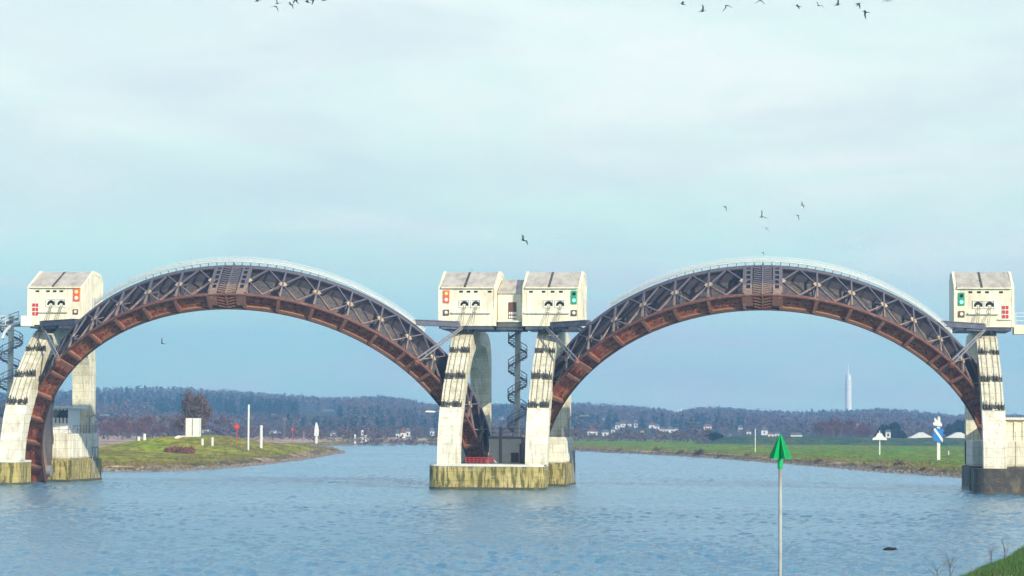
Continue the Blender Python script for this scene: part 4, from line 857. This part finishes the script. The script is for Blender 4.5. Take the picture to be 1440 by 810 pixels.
# ------------------------------------------------------------------ birds
M['bird'] = mat('dark bird plumage', (.018,.018,.022), .8, var=[(.6,(.04,.038,.036))], scale=4)
def bird_parts(lift, bend, sweep_):
    b = MB(); rings = [[(x, r_*math.cos(t), z+r_*.85*math.sin(t)) for t in [2*PI*i/8 for i in range(8)]] for x, r_, z in ((-.46,.01,.02),(-.36,.05,.0),(-.15,.10,0),(.08,.105,0),(.22,.06,.03),(.34,.028,.06),(.44,.035,.08),(.50,.028,.08),(.56,.006,.07))]
    b.strip(rings)
    w = MB()
    for s_ in (-1, 1):
        p1 = Vector((.05, s_*.08, .03)); p2 = Vector((.10, s_*.42, .03+.40*math.sin(lift))); p3 = Vector((.10-sweep_, s_*.85, p2.z+.45*math.sin(lift-bend)))
        R1 = [p1+Vector((.12,0,0)), p1+Vector((-.16,0,-.005)), p1+Vector((-.16,0,.02)), p1+Vector((.12,0,.035))]; R2 = [p2+Vector((.10,0,0)), p2+Vector((-.16,0,-.005)), p2+Vector((-.16,0,.012)), p2+Vector((.10,0,.028))]; R3 = [p3+Vector((.03,0,0)), p3+Vector((-.08,0,-.002)), p3+Vector((-.08,0,.004)), p3+Vector((.03,0,.008))]
        w.strip([R1, R2, R3])
    t_ = MB().hexa([(-.62,-.08,.0),(-.40,-.04,0),(-.40,.04,0),(-.62,.08,0),(-.62,-.08,.012),(-.40,-.04,.02),(-.40,.04,.02),(-.62,.08,.012)])
    return b, w, t_
VAR = [(.9,1.4,.15),(-.5,.3,.2),(1.1,.4,.1),(.4,1.6,.2),(-.9,-.2,.15)]
protos = {}
def bird(kind, px, py, Y, size, yaw, bank, var, label, cat, group):
    key = (kind, var)
    if key not in protos:
        b, w, t_ = bird_parts(*VAR[var]); e = b.build(kind, M['bird'], None, smooth=True); wn = w.build('wings', M['bird'], e); tl = t_.build('tail', M['bird'], e); protos[key] = e; o = e
    else: o = copy_tree(protos[key])
    p = at(px, py, Y); o.location = p; o.scale = (size,)*3; o.rotation_euler = (R(bank), R(-8), R(yaw)); tag(o, label, cat, group)
bl = [(362,1.5),(387,9),(390,5),(409,6.5),(416,0),(432,3),(440,0),(456,0.5)]
for k, (px, py) in enumerate(bl): bird('goose', px, py, 110+random.uniform(-8,8), 1.0+.15*random.random(), random.choice((20,160,200,70,100)), random.uniform(-25,35), k % 5, 'dark goose at the top left edge of the sky, '+side[k]+' from the left', 'bird', 'geese flying at the top left')
br = [(960,6),(988,16),(1022,8),(1069,1),(1122,9),(1151,8),(1178,7),(1207,5),(1217,17),(1248,1.5)]
for k, (px, py) in enumerate(br): bird('goose', px, py, 115+random.uniform(-8,8), 1.0+.2*random.random(), random.choice((15,170,195,60,110)), random.uniform(-25,40), (k*2) % 5, 'dark goose at the top right of the sky, '+side[k]+' from the left', 'bird', 'geese flying at the top right')
sm = [(736,338,1.1,'small dark bird alone above the middle pier, right of centre'),(1020,291,.62,'leftmost small bird of the loose group above the right gate'),(1071,305,.85,'darkest small bird in the loose group above the right gate'),(1078,322,.62,'lowest small bird in the loose group above the right gate'),(1122,303,.6,'lower of two close small birds above the right gate'),(1128,288.5,.6,'upper of two close small birds above the right gate'),(1073,355,.4,'tiny bird just above the crown of the right gate'),(228,483,.75,'small dark bird under the left gate arch'),(663,379,.45,'tiny bird just above the roof of the middle left winch house'),(255,371,.45,'tiny bird just above the left shoulder of the left gate'),(407,368,.4,'tiny bird just above the right shoulder of the left gate')]
for k, (px, py, s_, lb) in enumerate(sm): bird('crow', px, py, 30 if s_ > .5 else 12, s_, random.choice((60,100,140)), random.uniform(20,60), k % 5, lb, 'bird', 'small birds over the weir')

# ------------------------------------------------------------------ near bank: grass, twigs
M['grass'] = mat('bank grass blade', (.07,.17,.02), .7, var=[(.5,(.045,.12,.018)),(.75,(.12,.15,.03))], scale=.5)
V = []; Fc = []; Vb = []; Fb = []
n = 0
while n < 22000:
    x = random.uniform(6, 22); y = random.uniform(-185, -118); p = 720+F1440*(x*cy_+(y+297)*sy_)/(-x*sy_+(y+297)*cy_)
    if p < 1320 or p > 1480: continue
    s = float(sdist(x, y))
    if s < .15: continue
    z = gz(x, y); n += 1; h = random.uniform(.10,.30)*(1.5 if random.random() < .08 else 1); a = random.random()*6.283; w_ = .02; lx_, ly_ = random.gauss(0,.09), random.gauss(0,.09)
    k = len(V); V += [(x-w_*math.cos(a), y-w_*math.sin(a), z-.03), (x+w_*math.cos(a), y+w_*math.sin(a), z-.03), (x+lx_, y+ly_, z+h)]; Fc.append((k,k+1,k+2))
me = bpy.data.meshes.new('bank_grass'); me.from_pydata(V, [], Fc); me.materials.append(M['grass']); o = bpy.data.objects.new('bank_grass', me); COL.objects.link(o); tag(o, 'green grass on the near bank at the lower right', 'grass', kind='stuff')
M['stem'] = mat('dry stem', (.12,.11,.10), .9, var=[(.6,(.08,.07,.065))], scale=3)
def sapling(px, py, hpx, spread, n, label):
    p = atz(px, py, .8); 
    p = atz(px, py, .1); k_ = (p.y+297)/F1440; p.z = min(.1, gz(p.x, p.y)); h = (hpx+8)*k_; q = MB(); q.tube((0,0,-.3),(0,0,h*.5),.026,6,.016)
    for i in range(n):
        a = R(random.uniform(-30,30)) if i % 2 else R(180+random.uniform(-30,30)); s_ = Vector((0,0,h*random.uniform(.12,.5))); rr_ = spread*k_*random.uniform(.3,1); 
        m_ = s_+Vector((math.cos(a)*rr_*.55, math.sin(a)*rr_*.4, h*.25)); e_ = s_+Vector((math.cos(a)*rr_, math.sin(a)*rr_*.7, h*random.uniform(.35,.5)))
        q.tube(s_, m_, .012, 5, .009); q.tube(m_, e_, .009, 5, .004)
    o = q.build('sapling', M['stem'], None); o.location = p; tag(o, label, 'shrub', 'bare saplings on the near bank')
sapling(1336, 815, 44, 20, 9, 'forked bare sapling sticking up at the bottom edge left of the near bank')
sapling(1318, 822, 40, 26, 5, 'bare curved stem left of the forked sapling at the bottom edge')
sapling(1394, 795, 36, 8, 5, 'thin bare stem on the left end of the near grassy bank')
sapling(1413, 790, 34, 7, 5, 'thin bare stem right of the other on the near grassy bank')
# rough bushes along the shores
M['bush'] = mat('brown bush', (.085,.055,.035), .9, var=[(.6,(.12,.08,.04))], scale=.8)
bs = [(872,634,3),(958,637,4),(984,639,7),(1013,643,4),(1050,641,3),(1266,655,7),(1300,662,5),(1237,660,5),(1152,649,4),(924,634,4)]; bs.sort()
for k, (px, py, r_) in enumerate(bs):
    p = land(px, py); k_ = (p.y+297)/F1440; rr_ = r_*k_
    clump('bank_bush', 260, lambda: (random.gauss(0,rr_*.5), random.gauss(0,rr_*.5), abs(random.gauss(0,rr_*.35))), M['bush'], rr_*.35, 'low brown bush on the right bank shore, '+side[k]+' from the left', 'bush', p)['group'] = 'low brown bushes on the right shore'

# stones and rough tufts along the waterline
M['stone'] = mat('shore stone', (.34,.30,.25), .9, var=[(.45,(.24,.21,.18)),(.65,(.12,.11,.10))], scale=1.3)
M['tuft'] = mat('dry winter grass', (.20,.17,.05), .9, var=[(.45,(.13,.13,.03)),(.65,(.26,.19,.09))], scale=.35)
def scatter(n, lo, hi):
    x = rng.uniform(-175, 60, n); y = 85+rng.random(n)**1.6*620; s_ = sdist(x, y); k = (s_ > lo) & (s_ < hi)
    return x[k], y[k], H(x[k], y[k])
x, y, z = scatter(160000, -.3, 1.9); x, y, z = x[:5200], y[:5200], z[:5200]; n = len(x)
cube = np.array([[-1,-1,-1],[1,-1,-1],[1,1,-1],[-1,1,-1],[-.7,-.7,1],[.7,-.7,1],[.7,.7,1],[-.7,.7,1]]); cf = np.array([[0,3,2,1],[4,5,6,7],[0,1,5,4],[1,2,6,5],[2,3,7,6],[3,0,4,7]])
P = (cube[None]+rng.normal(0,.22,(n,8,3)))*rng.uniform(.08,.26,(n,1,1))*np.array([1.3,1,.7]) + np.stack([x,y,z],-1)[:,None]
o = fast_mesh('shore_stones', P.reshape(-1,3), (cf[None]+np.arange(n)[:,None,None]*8).reshape(-1,4), M['stone'], smooth=False); tag(o, 'pale and dark stones along the waterline', 'stones', kind='stuff')
x, y, z = scatter(260000, 1.2, 16); x, y, z = x[:30000], y[:30000], z[:30000]; keep = vnoise(x, y, 6, 41) > .5; x, y, z = x[keep], y[keep], z[keep]; n = len(x)
h = rng.uniform(.15,.55,n); a = rng.random(n)*6.283; w_ = rng.uniform(.05,.16,n)
P = np.stack([np.stack([x-np.cos(a)*w_, y-np.sin(a)*w_, z-.05],-1), np.stack([x+np.cos(a)*w_, y+np.sin(a)*w_, z-.05],-1), np.stack([x+rng.normal(0,.1,n), y+rng.normal(0,.1,n), z+h],-1)], 1)
o = fast_mesh('rough_tufts', P.reshape(-1,3), np.arange(n*3).reshape(-1,3), M['tuft'], smooth=False); tag(o, 'tufts of rough winter grass on both banks', 'grass', kind='stuff')
